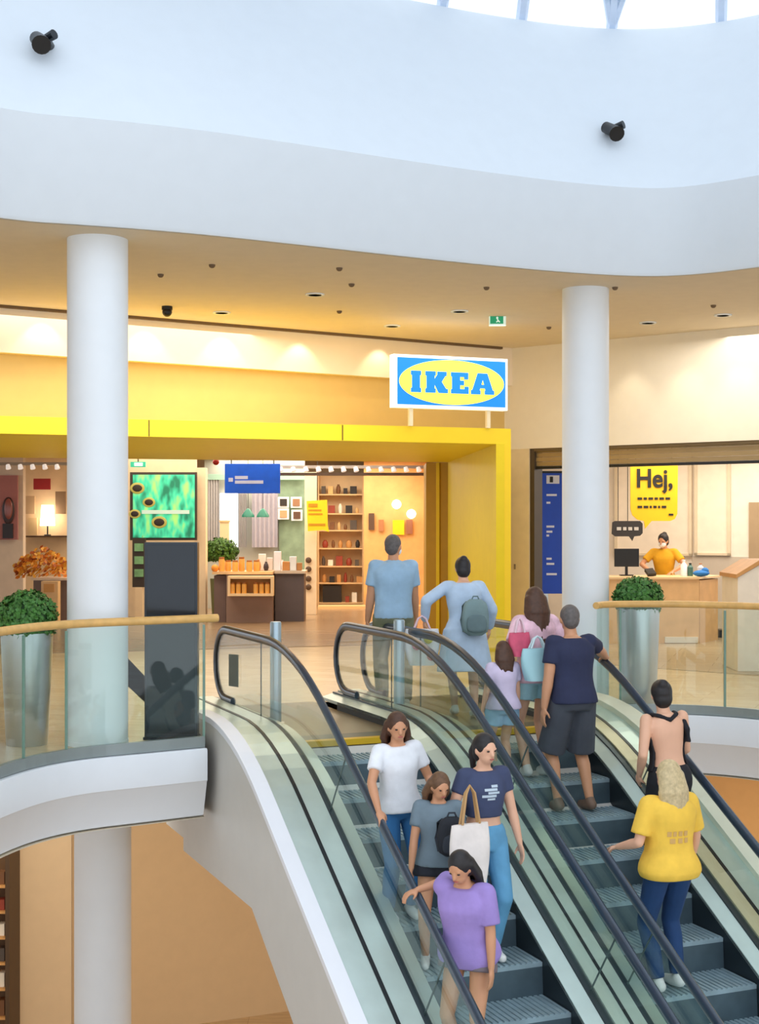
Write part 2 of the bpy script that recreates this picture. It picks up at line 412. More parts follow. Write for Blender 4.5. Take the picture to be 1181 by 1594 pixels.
# ------------------------------------------------------------------ escalators
newk = 2.0; nrad = .33
def hand_path(dzoff=0.):
    ks = [k for k in KS if k < newk]
    pts = [(k, prof(k, HZ, 0) + dzoff) for k in ks]
    r = nrad + dzoff
    for i in range(0, 13):
        a = pi / 2 - pi * i / 12; pts.append((newk + r * cos(a) * 1.0, HZ - nrad + r * sin(a)))
    return pts
def escalator(t0, t1, label, left_out, right_out, name):
    root = thing('escalator', label, 'escalator', E((t0 + t1) / 2, 2.0, 0))
    for t in (t0, t1):
        hp = hand_path()
        hp.append((newk - .25, HZ - 2 * nrad + .0))
        MB().tube([E(t, k, z) for k, z in hp], .042, 10, flat=.62, up=W).build('handrail', rubber, root, smooth=True)
        top = hand_path(-.03)
        poly = top + [(k, prof(k, .13, -.69)) for k in reversed(KS) if k < newk]
        pb = [E(t - .006, k, z) for k, z in poly]; pt = [E(t + .006, k, z) for k, z in poly]
        MB().prism(pb, pt).build('glass_balustrade', glasse, root)
        MB().tube([E(t, k, z) for k, z in top], .014, 6, up=W).build('handrail_guide', darkm, root)
    for t in (t0, t1):
        for j in range(5):
            k = .9 - 1.75 * j; zb_ = prof(k, .13, -.69); kt = k - (.0 if j == 0 else .33); zt_ = prof(kt, HZ, 0) - .04
            dk = V((0, 0, 0)) + U * .006
            MB().prism([E(t, k, zb_) - dk, E(t, k, zb_) + dk, E(t, kt, zt_) + dk, E(t, kt, zt_) - dk], [p + W * .008 for p in (E(t, k, zb_) - dk, E(t, k, zb_) + dk, E(t, kt, zt_) + dk, E(t, kt, zt_) - dk)]).build('glass_joint', mat('joint_grey', (74, 92, 92), .5), root)
    def strip(ta, tb, zf, dz, th, m, name, kmax=2.35, tilt=0.):
        rs = []
        for k in KS + [kmax]:
            if k > kmax: continue
            z = prof(k, zf, dz)
            rs.append([E(ta, k, z), E(tb, k, z + tilt), E(tb, k, z + tilt - th), E(ta, k, z - th)])
        return MB().rings(rs).build(name, m, root)
    for sgn, t in ((1, t0), (-1, t1)):
        strip(t + sgn * .03, t + sgn * .15, .12, -.70, .03, deckm, 'inner_deck', tilt=-.03)
        strip(t + sgn * .135, t + sgn * .15, .09, -.74, .32, mat('skirt_dark', (48, 58, 64), .35, .5), 'skirt_panel', kmax=1.9)
        strip(t - .028, t + .028, .135, -.685, .05, mat('profile_steel', (70, 80, 86), .35, .7), 'base_profile')
    if left_out:
        tl = t0 - .54
        top = [(k, prof(k, .17, -.65)) for k in KS if k < 1.1] + [(1.1, .17)]
        poly = top + [(1.5, -.02), (1.5, -1.13), (-.57, -1.13), (-9.0, HZ - 1.62 - 9 * T30)]
        MB().prism([E(tl, k, z) for k, z in poly], [E(tl + .04, k, z) for k, z in poly]).build('outer_cladding', clad, root)
        strip(tl - .004, tl + .12, .19, -.63, .05, cap, 'cladding_cap', kmax=1.1)
        strip(tl + .12, t0 - .22, .15, -.67, .03, deckm, 'outer_deck', kmax=2.35)
        strip(t0 - .22, t0 - .19, .155, -.665, .04, darkm, 'deck_seam', kmax=2.0)
        strip(t0 - .19, t0 - .03, .15, -.67, .03, deckm, 'outer_deck', kmax=2.35)
    if right_out:
        tl = t1 + .54
        top = [(k, prof(k, .17, -.65)) for k in KS if k < 1.1] + [(1.1, .17)]
        poly = top + [(1.5, -.02), (1.5, -1.13), (-.57, -1.13), (-9.0, HZ - 1.62 - 9 * T30)]
        MB().prism([E(tl, k, z) for k, z in poly], [E(tl + .04, k, z) for k, z in poly]).build('outer_cladding', clad, root)
        strip(tl - .16, tl + .04, .20, -.62, .05, mat('cream_cap', (236, 230, 212), .45), 'cladding_cap', kmax=1.1)
        strip(t1 + .03, t1 + .16, .15, -.67, .03, mat('cream_deck', (218, 206, 172), .35, .3), 'outer_deck', kmax=2.35)
        strip(t1 + .16, t1 + .19, .155, -.665, .04, darkm, 'deck_seam', kmax=2.0)
        strip(t1 + .19, tl - .16, .15, -.67, .03, deckm, 'outer_deck', kmax=2.35)
    # steps
    for i in range(22):
        kb = KS0 - .4 * i; z = -.2309 * (i + .5)
        mb = MB(); ta, tb = t0 + .152, t1 - .152
        mb.prism([E(ta, kb, z), E(tb, kb, z), E(tb, kb - .395, z), E(ta, kb - .395, z)], [E(ta, kb, z - .03), E(tb, kb, z - .03), E(tb, kb - .395, z - .03), E(ta, kb - .395, z - .03)])
        n = 22
        for j in range(n):     # raised cleats
            tt = ta + (tb - ta) * (j + .5) / n; w_ = (tb - ta) / n * .28
            mb.prism([E(tt - w_, kb, z + .008), E(tt + w_, kb, z + .008), E(tt + w_, kb - .39, z + .008), E(tt - w_, kb - .39, z + .008)],
                     [E(tt - w_, kb, z), E(tt + w_, kb, z), E(tt + w_, kb - .39, z), E(tt - w_, kb - .39, z)])
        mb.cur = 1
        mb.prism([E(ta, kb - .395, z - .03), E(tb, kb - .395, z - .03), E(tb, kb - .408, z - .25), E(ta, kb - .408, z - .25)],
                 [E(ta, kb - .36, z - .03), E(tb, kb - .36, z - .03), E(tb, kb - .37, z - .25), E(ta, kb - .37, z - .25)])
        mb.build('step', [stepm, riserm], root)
    # floor plates
    ta, tb = t0 + .15, t1 - .15
    cp = MB()
    cp.prism([E(ta, KS0 + .25, .01), E(tb, KS0 + .25, .01), E(tb, 2.6, .01), E(ta, 2.6, .01)], [E(ta, KS0 + .25, -.06), E(tb, KS0 + .25, -.06), E(tb, 2.6, -.06), E(ta, 2.6, -.06)])
    cp.build('floor_plate', mat('floor_plate', (126, 112, 86), .4, .5), root)
    cp = MB(); cp.prism([E(ta, KS0 + .05, .004), E(tb, KS0 + .05, .004), E(tb, KS0 + .25, .012), E(ta, KS0 + .25, .012)], [E(ta, KS0 + .05, -.05), E(tb, KS0 + .05, -.05), E(tb, KS0 + .25, -.05), E(ta, KS0 + .25, -.05)])
    cp.build('comb_teeth', mat('comb_dark', (84, 84, 76), .4, .5), root)
    cp = MB(); cp.prism([E(ta, KS0, .0), E(tb, KS0, .0), E(tb, KS0 + .05, .006), E(ta, KS0 + .05, .006)], [E(ta, KS0, -.05), E(tb, KS0, -.05), E(tb, KS0 + .05, -.05), E(ta, KS0 + .05, -.05)])
    cp.build('comb_plate', mat('comb_yellow', (214, 172, 30), .4, .3), root)
    tp = MB(); tl = t0 - (.5 if left_out else .12); tr = t1 + (.5 if right_out else .12)
    pl = [(2.3, -1.05), (2.3, -.06), (KS0, -.06)] + [(-8.8, DZS + HZ - 8.8 * T30 - .35), (-8.8, HZ - 1.55 - 8.8 * T30), (-.55, -1.05)]
    tp.prism([E(tl, k, z) for k, z in pl], [E(tr, k, z) for k, z in pl]).build('truss_casing', clad, root)
    return root
tA0, tA1, tB0, tB1 = 0., 1.25, 1.54, 2.79
esA = escalator(tA0, tA1, 'left escalator, the one going down with people facing the viewer, white side cladding', True, False, 'a')
esB = escalator(tB0, tB1, 'right escalator, the one going up with people seen from behind, cream side cap', False, True, 'b')
# deck between the two escalators belongs to the right one
rs = []
for k in KS + [2.35]:
    z = prof(k, .15, -.67); rs.append([E(tA1 + .03, k, z), E(tB0 - .03, k, z), E(tB0 - .03, k, z - .03), E(tA1 + .03, k, z - .03)])
MB().rings(rs).build('middle_deck', mat('deck_pale', (204, 216, 206), .3, .3), esB)
rs = []
for k in KS:
    z = prof(k, .155, -.665); rs.append([E(1.385, k, z), E(1.41, k, z), E(1.41, k, z - .02), E(1.385, k, z - .02)])
MB().rings(rs).build('deck_seam', darkm, esB)
# grey notice on the first balustrade glass
mb = MB(); a = [(1.55, .62), (1.85, .60), (1.85, .30), (1.55, .32)]
mb.prism([E(-.012, k, z) for k, z in a], [E(-.008, k, z) for k, z in a])
tag(mb.build('notice_sticker', mat('sticker_grey', (96, 112, 108), .6)), 'small grey notice sticker on the leftmost escalator glass', 'sticker')
# landing slab sides between deck and floor
# bollards
def bollard(px, py, label, zt):
    p = G(px, py, 0); t = thing('steel_bollard', label, 'bollard', p, group='steel posts at the escalator landing')
    MB().lathe(p, [(.052, 0), (.052, zt), (.046, zt + .012), (.0, zt + .014)], 24).build('post', mat('post_steel', (176, 196, 206), .3, .55), t, smooth=True)
    MB().lathe(p, [(.085, 0), (.085, .01), (.055, .014)], 24).build('foot_flange', steel, t, smooth=True)
    return t
bollard(429, 1126, 'slim steel post standing behind the leftmost escalator handrail', .92)
bollard(621, 1120, 'slim steel post behind the middle handrails, in front of the man in the polo shirt', .92)

# ------------------------------------------------------------------ black totem
pt = V(((267 - CX) / F * 12.05, 12.05, 0))
t = thing('info_totem', 'tall blank anthracite totem standing right of the left white column', 'totem', pt, radians(3))
bevel(MB().box(pt + V((0, .02, .845)), (.45, .12, 1.66)).build('panel', totemm, t))
MB().box(pt + V((0, -.044, .85)), (.41, .008, 1.6)).build('front_sheet', mat('totem_front', (30, 38, 46), .15), t)
MB().box(pt + V((0, .02, .012)), (.46, .2, .024)).build('base_plate', darkm, t)

# ------------------------------------------------------------------ potted box balls
def leaf_ball(c, rx, rz_, n, size, seed):
    rnd = random.Random(seed); mb = MB()
    for i in range(n):
        z = rnd.uniform(-.75, 1); a = rnd.uniform(0, 2 * pi); s_ = sqrt(max(0, 1 - z * z)); rr = rnd.uniform(.86, 1.05)
        d = V((s_ * cos(a), s_ * sin(a), z)); p = c + V((d.x * rx * rr, d.y * rx * rr, d.z * rz_ * rr))
        t1 = d.orthogonal().normalized(); t1 = Matrix.Rotation(rnd.uniform(0, 6.28), 3, d) @ t1
        t1 = (t1 + d * rnd.uniform(-.2, .9)).normalized(); t2 = t1.cross(d).normalized() * size * .45; l_ = t1 * size * rnd.uniform(.7, 1.3)
        mb.add([p, p + l_ * .5 + t2, p + l_, p + l_ * .5 - t2], [(0, 1, 2, 3)])
    return mb
def planter(p, label, hp, rt, rb, seed, rx, rz_):
    t = thing('potted_box_ball', label, 'potted plant', p, group='round box bushes in steel planters')
    MB().lathe(p, [(rb, 0), (rb + .005, .01), (rt, hp - .01), (rt, hp), (rt - .015, hp), (rt - .015, hp - .04), (.0, hp - .04)], 40).build('planter', steel, t, smooth=True)
    c = p + V((0, 0, hp + rz_ * .5))
    MB().ball(c, (rx * .9, rx * .9, rz_ * .9), 20).build('inner_foliage', leafd, t, smooth=True)
    f = leaf_ball(c, rx, rz_, 2600, .04, seed).build('leaves', leafm, t); f['kind'] = 'stuff'
    return t
p1 = V(((42 - CX) / F * 11.75, 11.75, 0))
planter(p1, 'round green box bush in tall steel planter at the left edge, behind the railing', .93, .215, .165, 1, .235, .225)
p2 = V(((993 - CX) / F * 14.25, 14.25, 0))
planter(p2, 'round green box bush in tall steel planter behind the right railing, before the cashier desk', .98, .215, .175, 2, .235, .2)

# ------------------------------------------------------------------ shop front (left)
W0 = P(0, 475, 15.34).xy; W1 = P(797, 540, 19.15).xy
wd = (W1 - W0).normalized(); wn = V((-wd.y, wd.x))
W00 = W0 - wd * 5
zs = 3.69
m_ = MB(); m_.slab(W00, W1 + wd * .05, zs, ZC + .4, .12); struct(m_.build('wall_front_strip', mat('strip_cream', (246, 230, 206), .8, var=.01)))
m_ = MB(); m_.slab(W00 + wn * .12, W1 + wn * .12 + wd * .5, 2.9, zs + .05, .1); struct(m_.build('wall_front_bounce', bounce_gold))  # wall coloured as if lit by the portal's yellow bounce
# brown strip painted as the shadow gap at the ceiling
m_ = MB(); m_.slab(W00 - wn * .05, W1 - wn * .05 - wd * .2, ZC - .03, ZC + .02, .05); struct(m_.build('trim_3', mat('gap_shade', (110, 88, 62), .8)))
PF0 = P(0, 648, 14.9).xy; PF1 = P(795, 668, 16.97).xy; pd = (PF1 - PF0).normalized(); pn = V((-pd.y, pd.x))
PF00 = PF0 - pd * 4
zt, zb = 2.965, 2.78
PB1 = P(697, 720, 22.1).xy; PB0 = P(0, 712, 20.4).xy - V((6, 1.5))
portal = thing('portal_frame', 'wide bright yellow portal frame around the furniture shop entrance', 'portal', V((PF1.x, PF1.y, 0)))
PI1 = P(772, 692, 16.9).xy
mb = MB(); mb.poly_z([PF00, PF1, PF1 + pn * 1.2, PF00 + pn * 1.2], zb, zt); mb.build('header', yellow, portal)
mb = MB(); mb.poly_z([PI1, PF1, PF1 + V((-.05, 1.9)), PI1 + V((-.09, 1.9))], 0, zb); mb.build('jamb', yellow, portal)
mb = MB(); mb.poly_z([PF00 + pn * .02, PI1 + V((0.1, .05)), PB1 + V((.1, 0)), PB0], zb - .004, zb + .06); mb.build('soffit', yellowd, portal)
mb = MB(); mb.poly_z([PI1, PB1, PB1 + V((.1, 0)), PI1 + V((.1, 0))], 0, zb); mb.build('reveal', yellowd, portal)
for px in (232, 533):
    a = PF0.lerp(PF1, 0); q = P(px, 660, 1).xy
    # seam where sight ray meets the header front
    k_ = (PF0.y - PF0.x * q.y / q.x) if False else None
    s_ = (PF0.x * q.y - PF0.y * q.x) / (pd.y * q.x - pd.x * q.y); pp = PF0 + pd * s_
    MB().box((pp.x, pp.y - .003, (zt + zb) / 2), (.014, .01, zt - zb - .01), math.atan2(pd.y, pd.x)).build('panel_seam', seam, portal)
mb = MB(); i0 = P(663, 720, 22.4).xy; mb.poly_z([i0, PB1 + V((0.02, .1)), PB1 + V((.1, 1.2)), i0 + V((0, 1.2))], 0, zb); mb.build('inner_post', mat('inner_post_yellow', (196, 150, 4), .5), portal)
mb = MB(); i1 = P(681, 720, 22.3).xy; mb.box((i1.x, i1.y, zb / 2), (.05, .1, zb)); mb.build('post_edge', yellow, portal)

# shop sign
S0 = P(611, 553, 16.36); S1 = P(788, 562, 16.9); sd = (S1.xy - S0.xy).normalized(); sang = math.atan2(sd.y, sd.x)
SL = (S1.xy - S0.xy).length; sc_ = (S0.xy + S1.xy) / 2; z0s, z1s = 3.175, 3.79
root = thing('shop_sign', 'blue and yellow illuminated shop sign standing on the yellow portal', 'sign', V((sc_.x, sc_.y, zt)), sang)
R_ = ROOT[root]
def L(x, y, z): return R_ @ V((x, y, z - zt))
def lbox(mb, x0, x1, y0, y1, z0, z1):
    vs = [L(x, y, z) for x in (x0, x1) for y in (y0, y1) for z in (z0, z1)]
    return mb.add(vs, [(0, 1, 3, 2), (4, 6, 7, 5), (0, 4, 5, 1), (2, 3, 7, 6), (0, 2, 6, 4), (1, 5, 7, 3)])
hw = SL / 2; zc_ = (z0s + z1s) / 2; hh = (z1s - z0s) / 2
CASE = lbox(MB(), -hw, hw, -.03, .09, z0s, z1s).build('sign_case', signwhite, root)
lbox(MB(), -hw + .045, hw - .03, -.036, -.03, z0s + .035, z1s - .035).build('blue_field', signblue, CASE)
pts = [(.005 + (hw - .06) * cos(a), zc_ + (hh - .045) * sin(a)) for a in [2 * pi * i / 64 for i in range(64)]]
MB().prism([L(x, -.044, z) for x, z in pts], [L(x, -.036, z) for x, z in pts]).build('yellow_oval', signyel, CASE)
# block letters with slab serifs, drawn in a 10 high grid
def shp(pts): return pts
LET = {
 'I': (4.6, [[(0, 0), (4.6, 0), (4.6, 2), (4.1, 2), (4.1, 8), (4.6, 8), (4.6, 10), (0, 10), (0, 8), (.5, 8), (.5, 2), (0, 2)]]),
 'K': (10.2, [[(0, 0), (4.6, 0), (4.6, 2), (4.1, 2), (4.1, 4), (6, 0), (10.2, 0), (10.2, 2), (9.4, 2), (7.4, 5.2), (9, 8), (9.6, 8), (9.6, 10), (5.4, 10), (5.4, 8.6), (4.1, 6.4), (4.1, 8), (4.6, 8), (4.6, 10), (0, 10), (0, 8), (.5, 8), (.5, 2), (0, 2)]]),
 'E': (8.2, [[(0, 0), (8.2, 0), (8.2, 3.4), (6.3, 3.4), (6.3, 2.2), (4.2, 2.2), (4.2, 4), (6, 4), (6, 6.2), (4.2, 6.2), (4.2, 7.9), (6.1, 7.9), (6.1, 6.8), (8, 6.8), (8, 10), (0, 10), (0, 8), (.5, 8), (.5, 2), (0, 2)]]),
 'A': (10.8, [[(0, 0), (4.4, 0), (4.4, 1.9), (4, 1.9), (4.3, 2.9), (6.5, 2.9), (6.8, 1.9), (6.4, 1.9), (6.4, 0), (10.8, 0), (10.8, 2), (10.2, 2), (7.6, 10), (3.1, 10), (.6, 2), (0, 2)]])}
lm = MB(); lh = .25 / 10; x = -.525; z = zc_ - .128
for ch, gap in (('I', .055), ('K', .04), ('E', .03), ('A', 0)):
    w_, polys = LET[ch]; kx = lh * 1.12
    for pl in polys:
        lm.prism([L(x + a * kx, -.052, z + b * lh) for a, b in pl], [L(x + a * kx, -.044, z + b * lh) for a, b in pl])
    x += w_ * kx + gap
lm.build('lettering', signblue, CASE)
for xx in (-.5, .5):
    lbox(MB(), xx - .022, xx + .022, .0, .05, zt, z0s).build('sign_post', mat('post_white', (240, 226, 190), .4), root)
# triangle counter of the A in yellow
ax = x - LET['A'][0] * lh * 1.12
MB().prism([L(ax + a * lh * 1.12, -.054, z + b * lh) for a, b in ((4.85, 4.6), (5.95, 4.6), (5.4, 6.8))], [L(ax + a * lh * 1.12, -.05, z + b * lh) for a, b in ((4.85, 4.6), (5.95, 4.6), (5.4, 6.8))]).build('letter_counter', signyel, CASE)

# ------------------------------------------------------------------ shop front (right)
R0 = P(797, 700, 19.15).xy; R1 = P(1181, 690, 16.95).xy; rd = (R1 - R0).normalized(); R2 = R1 + rd * 4
rn = V((-rd.y, rd.x))
RO = R0 + rd * .27
m_ = MB(); m_.slab(R0 - rd * .35, R2, 2.83, ZC + .3, .2); struct(m_.build('wall_right', cream))
m_ = MB(); m_.slab(R0 - rd * .35, RO, 0, 2.83, .2); struct(m_.build('wall_right_pier', mat('pier_cream', (222, 204, 168), .8)))
m_ = MB(); m_.slab(RO + rn * .02, RO + rd * .07 + rn * .02, 0, 2.83, .2); struct(m_.build('door_1', mat('door_post_dark', (78, 66, 52), .5, .3)))
# roller shutter box
sh = thing('roller_shutter', 'bronze roller shutter box over the opening of the cashier shop', 'shutter', V((RO.x, RO.y, 0)))
m_ = MB()
for i in range(4):
    z = 2.83 - i * .06
    m_.slab(RO + rd * .07 + rn * (.06 + .012 * (i % 2)), R2 + rn * (.06 + .012 * (i % 2)), z - .055, z, .06)
m_.build('shutter_slats', brass, sh)
MB().slab(RO + rd * .07 + rn * .05, R2 + rn * .05, 2.555, 2.59, .08).build('bottom_bar', darkm, sh)
MB().slab(RO + rd * .07 + rn * .01, R2 + rn * .01, 2.79, 2.83, .04).build('top_rail', mat('rail_brown', (96, 78, 48), .5), sh)
# cashier shop interior
b0 = P(775, 700, 25.5).xy; b1 = P(1260, 700, 23.0).xy
shopback = mat('shop_cream', (238, 230, 218), .7)
m_ = MB(); m_.slab(b0, b1, 0, 3.6, .1); struct(m_.build('wall_cashier_back', shopback))
m_ = MB(); m_.poly_z([R0 + rn * .1, R2 + rn * .1, V((9.5, 24)), b0 + V((0, .2))], 3.3, 3.34); struct(m_.build('ceiling_cashier', mat('ceil_white', (236, 228, 214), .8)))
m_ = MB(); m_.slab(b0 - V((.3, 0)), R0 + V((.0, .15)), 0, 3.3, .05); struct(m_.build('wall_cashier_left', shopback))
m_ = MB(); m_.poly_z([RO, R2, b1 + V((0, 0)), b0], .0, .006); struct(m_.build('floor_cashier', floor_mat('floor_grey', (196, 176, 146), (186, 166, 136), (160, 140, 112), 1.2, .4, .3)))
m_ = MB()
bd = (b1 - b0).normalized(); bn = V((bd.y, -bd.x))
def onback(px):   # plan point on the back wall seen at px
    q = V(((px - CX) / F, 1)); s_ = (b0.x * q.y - b0.y * q.x) / (bd.y * q.x - bd.x * q.y); return b0 + bd * s_
def zat(py, p): return H0 - (py - YH) / F * p.y
# framed wall panels on the back wall
for (xa, xb), lab in (((1082, 1138), 'right'), ((958, 1078), 'left')):
    pa, pb = onback(xa), onback(xb); t = thing('wall_panel', 'pale framed panel on the cashier shop back wall, %s one' % ('with the soft glow beside the door' if lab == 'right' else 'behind the yellow speech bubble'), 'panel', V(((pa.x + pb.x) / 2, pa.y - .05, 1)))
    zz0, zz1 = zat(864, pa), zat(700, pa)
    m_ = MB(); m_.slab(pa + bn * .05, pb + bn * .05, zz0, zz1, .05); m_.build('board', mat('board_pale', (244, 232, 214), .6), t)
    for q0, q1, za, zb_ in ((pa, pa + bd * .05, zz0, zz1), (pb - bd * .05, pb, zz0, zz1), (pa, pb, zz0, zz0 + .04)):
        m_ = MB(); m_.slab(q0 + bn * .08, q1 + bn * .08, za, zb_, .04); m_.build('frame', mat('frame_cream', (222, 208, 182), .6), t)
# grey door at the right edge
pa, pb = onback(1166), onback(1215)
m_ = MB(); m_.slab(pa + bn * .04, pb + bn * .04, 0, zat(782, pa), .05); struct(m_.build('door_2', mat('door_taupe', (168, 146, 116), .6)))
# grey dado
pa, pb = onback(1078), onback(1166)
m_ = MB(); m_.slab(pa + bn * .03, pb + bn * .03, 0, zat(866, pa), .03); struct(m_.build('trim_4', mat('dado_grey', (196, 186, 172), .6)))

# yellow speech bubble sign
D = 22.0
def flat_shape(pts, D, th=.03, ):
    return [P(x, y, D) for x, y in pts], [P(x, y, D) + V((0, th, 0)) for x, y in pts]
bub = [(984, 722), (1053, 722), (1055, 726), (1054, 800), (1050, 808), (1043, 811), (1014, 811), (1004, 823), (1002, 811), (992, 809), (984, 802), (981, 792), (981, 726)]
t = thing('speech_bubble_sign', 'yellow speech bubble sign with dark lettering hanging above the cashier', 'sign', P(1017, 811, D))
a, b = flat_shape(bub, D); BRD = MB().prism(a, b).build('board', mat('bubble_yellow', (246, 194, 16), .5, emit=.0), t)
Mx = Matrix.Translation(P(989, 758, D) - V((0, .012, 0))) @ Matrix.Rotation(pi / 2, 4, 'X')
text_mesh(MB(), 'Hej,', .40, Mx, .006, .009, .88).build('lettering', inky, LAST)
mb = MB()
rnd = random.Random(5)
for y, x0, x1 in ((776, 992, 1044), (789, 992, 1034)):
    x = x0
    while x < x1:
        w_ = rnd.choice((3, 5, 7)); p = P(x + w_ / 2, y, D); mb.box(p - V((0, .008, 0)), (w_ * D / F, .012, .035)); x += w_ + 2.5
p = P(1044, 801, D); mb.box(p - V((0, .008, 0)), (.07, .012, .03))
mb.build('small_print', inky, BRD)
t.location = t.location
for px in (990, 1046): MB().tube([P(px, 722, D) + V((0, .04, .0)), V((P(px, 722, D).x, D + .04, 3.3))], .006, 6).build('hanging_wire', darkm, t)
D2 = 21.8
bub = [(953, 813), (957, 811), (996, 811), (1000, 815), (1000, 830), (996, 834), (987, 835), (984, 842), (979, 835), (957, 835), (952, 831)]
t = thing('speech_bubble_sign', 'small dark grey speech bubble sign left of the yellow bubble', 'sign', P(976, 835, D2))
a, b = flat_shape(bub, D2); MB().prism(a, b).build('board', mat('bubble_dark', (52, 48, 46), .5), t)
mb = MB()
for x, w_ in ((959, 8), (969, 6), (977, 7), (986, 8)): mb.box(P(x + w_ / 2, 823, D2) - V((0, .006, 0)), (w_ * .85 * D2 / F, .01, .05))
mb.build('small_print', mat('print_pale', (200, 196, 190), .6), t)
for px in (962, 977): MB().tube([P(px, 811, D2) + V((0, .015, 0)), V((P(px, 811, D2).x, D2 + .015, 3.3))], .006, 6).build('hanging_wire', darkm, t)

# blue banner
D = 19.8
t = thing('hanging_banner', 'tall blue banner with white text left of the right column', 'banner', P(857, 925, D))
bevel(MB().box((P(861, 830, D) + P(861, 830, D)) / 2, (42 * D / F, .04, 188 * D / F)).build('cloth', blue, t), .004)
mb = MB()
def bpr(x0, y0, x1, y1, mb=mb, D=D, dy=-.026):
    p = P((x0 + x1) / 2, (y0 + y1) / 2, D); mb.box(p + V((0, dy, 0)), (abs(x1 - x0) * D / F, .01, abs(y1 - y0) * D / F))
bpr(850, 740, 870, 753); 
for y, s_ in ((769, 16), (781, 6), (818, 12), (826, 9), (832, 4), (868, 8), (876, 12), (892, 16)): bpr(850, y, 850 + s_, y + 3.2)
mb.build('white_text', mat('text_white', (220, 226, 240), .6), t)
mb = MB(); bpr(855, 742, 860, 751, mb, D, -.032); mb.build('dark_letter', inky, t)
MB().box(P(861, 735, D) + V((0, 0, .0)), (44 * D / F, .05, .03)).build('top_bar', darkm, t)
MB().box((P(838, 830, D).x, D + .02, P(838, 830, D).z), (8 * D / F, .03, 188 * D / F)).build('pale_edge', mat('pale_edge', (238, 226, 206), .6), t)
MB().box((P(850, 700, D).x, D + .01, .95 / 2), (.05, .05, .95)).build('foot_post', steel, t)
sw = P(803, 882, 19.13)
mb = MB(); mb.box(sw, (.06, .03, .07), 0); tag(mb.build('card_reader', mat('reader_brown', (120, 98, 62), .5)), 'tiny dark switch on the cream pier beside the yellow portal', 'switch')

# cashier desk
D = 21.4
dk = thing('cash_desk', 'light wooden cash desk in the right shop, staff member behind it', 'desk', P(1045, 1000, D))
c0 = P(935, 1000, D).xy; c1 = P(1088, 1000, D).xy; c2 = P(1117, 1000, 22.1).xy
MB().poly_z([c0, c1, c1 + V((0, .7)), c0 + V((0, .7))], 0.005, .98).build('front_body', woodl, dk)
MB().poly_z([c1 + V((.004, 0)), c2, c2 + V((-.1, .5)), c1 + V((.004, .69))], 0.005, .96).build('side_body', mat('desk_side', (212, 166, 108), .5, var=.08), dk)
MB().poly_z([c0 + V((-.02, -.03)), c1 + V((0, -.03)), c2 + V((.04, 0)), c2 + V((-.1, .4)), c0 + V((0, .7))], .98, 1.01).build('desk_top', mat('desk_top', (236, 204, 156), .4), dk)
MB().box((P(1060, 1000, D).x, D - .01, .06), (.5, .02, .09)).build('kick_grille', mat('grille_white', (232, 226, 214), .5), dk)
# things on the desk
def on(px, py, D): return P(px, py, D)
def monitor(px, py, D, w_, h_, label, cat='monitor'):
    base = P(px, 900, D); base.z = 1.012
    t = thing('computer_monitor', label, cat, base)
    bevel(MB().box(base + V((0, 0, .14 + h_ / 2)), (w_, .04, h_)).build('screen', black, t))
    MB().box(base + V((0, .02, .1)), (.04, .03, .2)).build('stand', darkm, t)
    MB().box(base + V((0, .02, .008)), (.2, .14, .016)).build('foot', darkm, t)
monitor(975, 868, 21.9, .38, .28, 'black computer monitor on the cash desk beside the right column')
p = P(1012, 893, 21.7); p.z = 1.012
t = thing('card_terminal', 'black payment terminal on the cash desk before the cashier', 'terminal', p)
MB().box(p + V((0, 0, .06)), (.13, .16, .05), .2, Matrix.Rotation(.5, 3, 'X')).build('keypad', black, t)
MB().box(p + V((0, 0, .02)), (.08, .1, .04)).build('stand', darkm, t)
# cashier shop small goods
def bottle(px, D, z, h, r, m, label, group, cap_m=None, name='bottle', cat='bottle'):
    p = P(px, 900, D); p.z = z
    t = thing(name, label, cat, p, group=group)
    MB().lathe(p, [(r, 0), (r, h * .68), (r * .45, h * .82), (r * .4, h * .9)], 16).build('body', m, t, smooth=True)
    MB().lathe(p, [(r * .48, h * .9), (r * .48, h), (0, h)], 12).build('cap', cap_m or white, LAST, smooth=True)
bottle(1064, 21.8, 1.012, .25, .05, white, 'white pump bottle on the cash desk behind the cashier arm', None, white)
bottle(1074, 21.8, 1.012, .2, .045, mat('bottle_teal', (70, 110, 100), .4), 'dark teal bottle on the cash desk beside the white pump bottle', None, black)
bottle(1090, 21.7, 1.012, .2, .05, mat('bottle_pale', (220, 222, 226), .4), 'pale bottle on the cash desk in front of the blue cloth', None, mat('cap_copper', (200, 140, 96), .5))
p = P(1091, 897, 21.55); p.z = 1.012
mb = MB(); mb.ball(p + V((0, 0, .05)), (.13, .09, .05), 14); mb.ball(p + V((.06, 0, .08)), (.06, .05, .06), 12)
tag(mb.build('folded_cloth', mat('cloth_blue', (40, 116, 190), .8), smooth=True), 'crumpled blue cloth at the right end of the cash desk', 'cloth')
# white counter with wooden top at the right edge
D = 17.4
t = thing('white_counter', 'white counter with sloping wooden top at the right edge', 'counter', P(1185, 1045, D))
q = [P(x, y, D) for x, y in ((1148, 1046), (1148, 899), (1181, 880), (1260, 880), (1260, 1046))]
for v in q:
    if v.z < .1: v.z = 0.008
MB().prism(q, [v + V((0, .8, 0)) for v in q]).build('body', mat('counter_cream', (240, 230, 214), .5), t)
q = [P(x, y, D) + V((0, -.02, 0)) for x, y in ((1145, 900), (1181, 879), (1262, 879), (1262, 872), (1181, 872), (1145, 894))]
MB().prism(q, [v + V((0, .86, 0)) for v in q]).build('wooden_top', woodm, t)
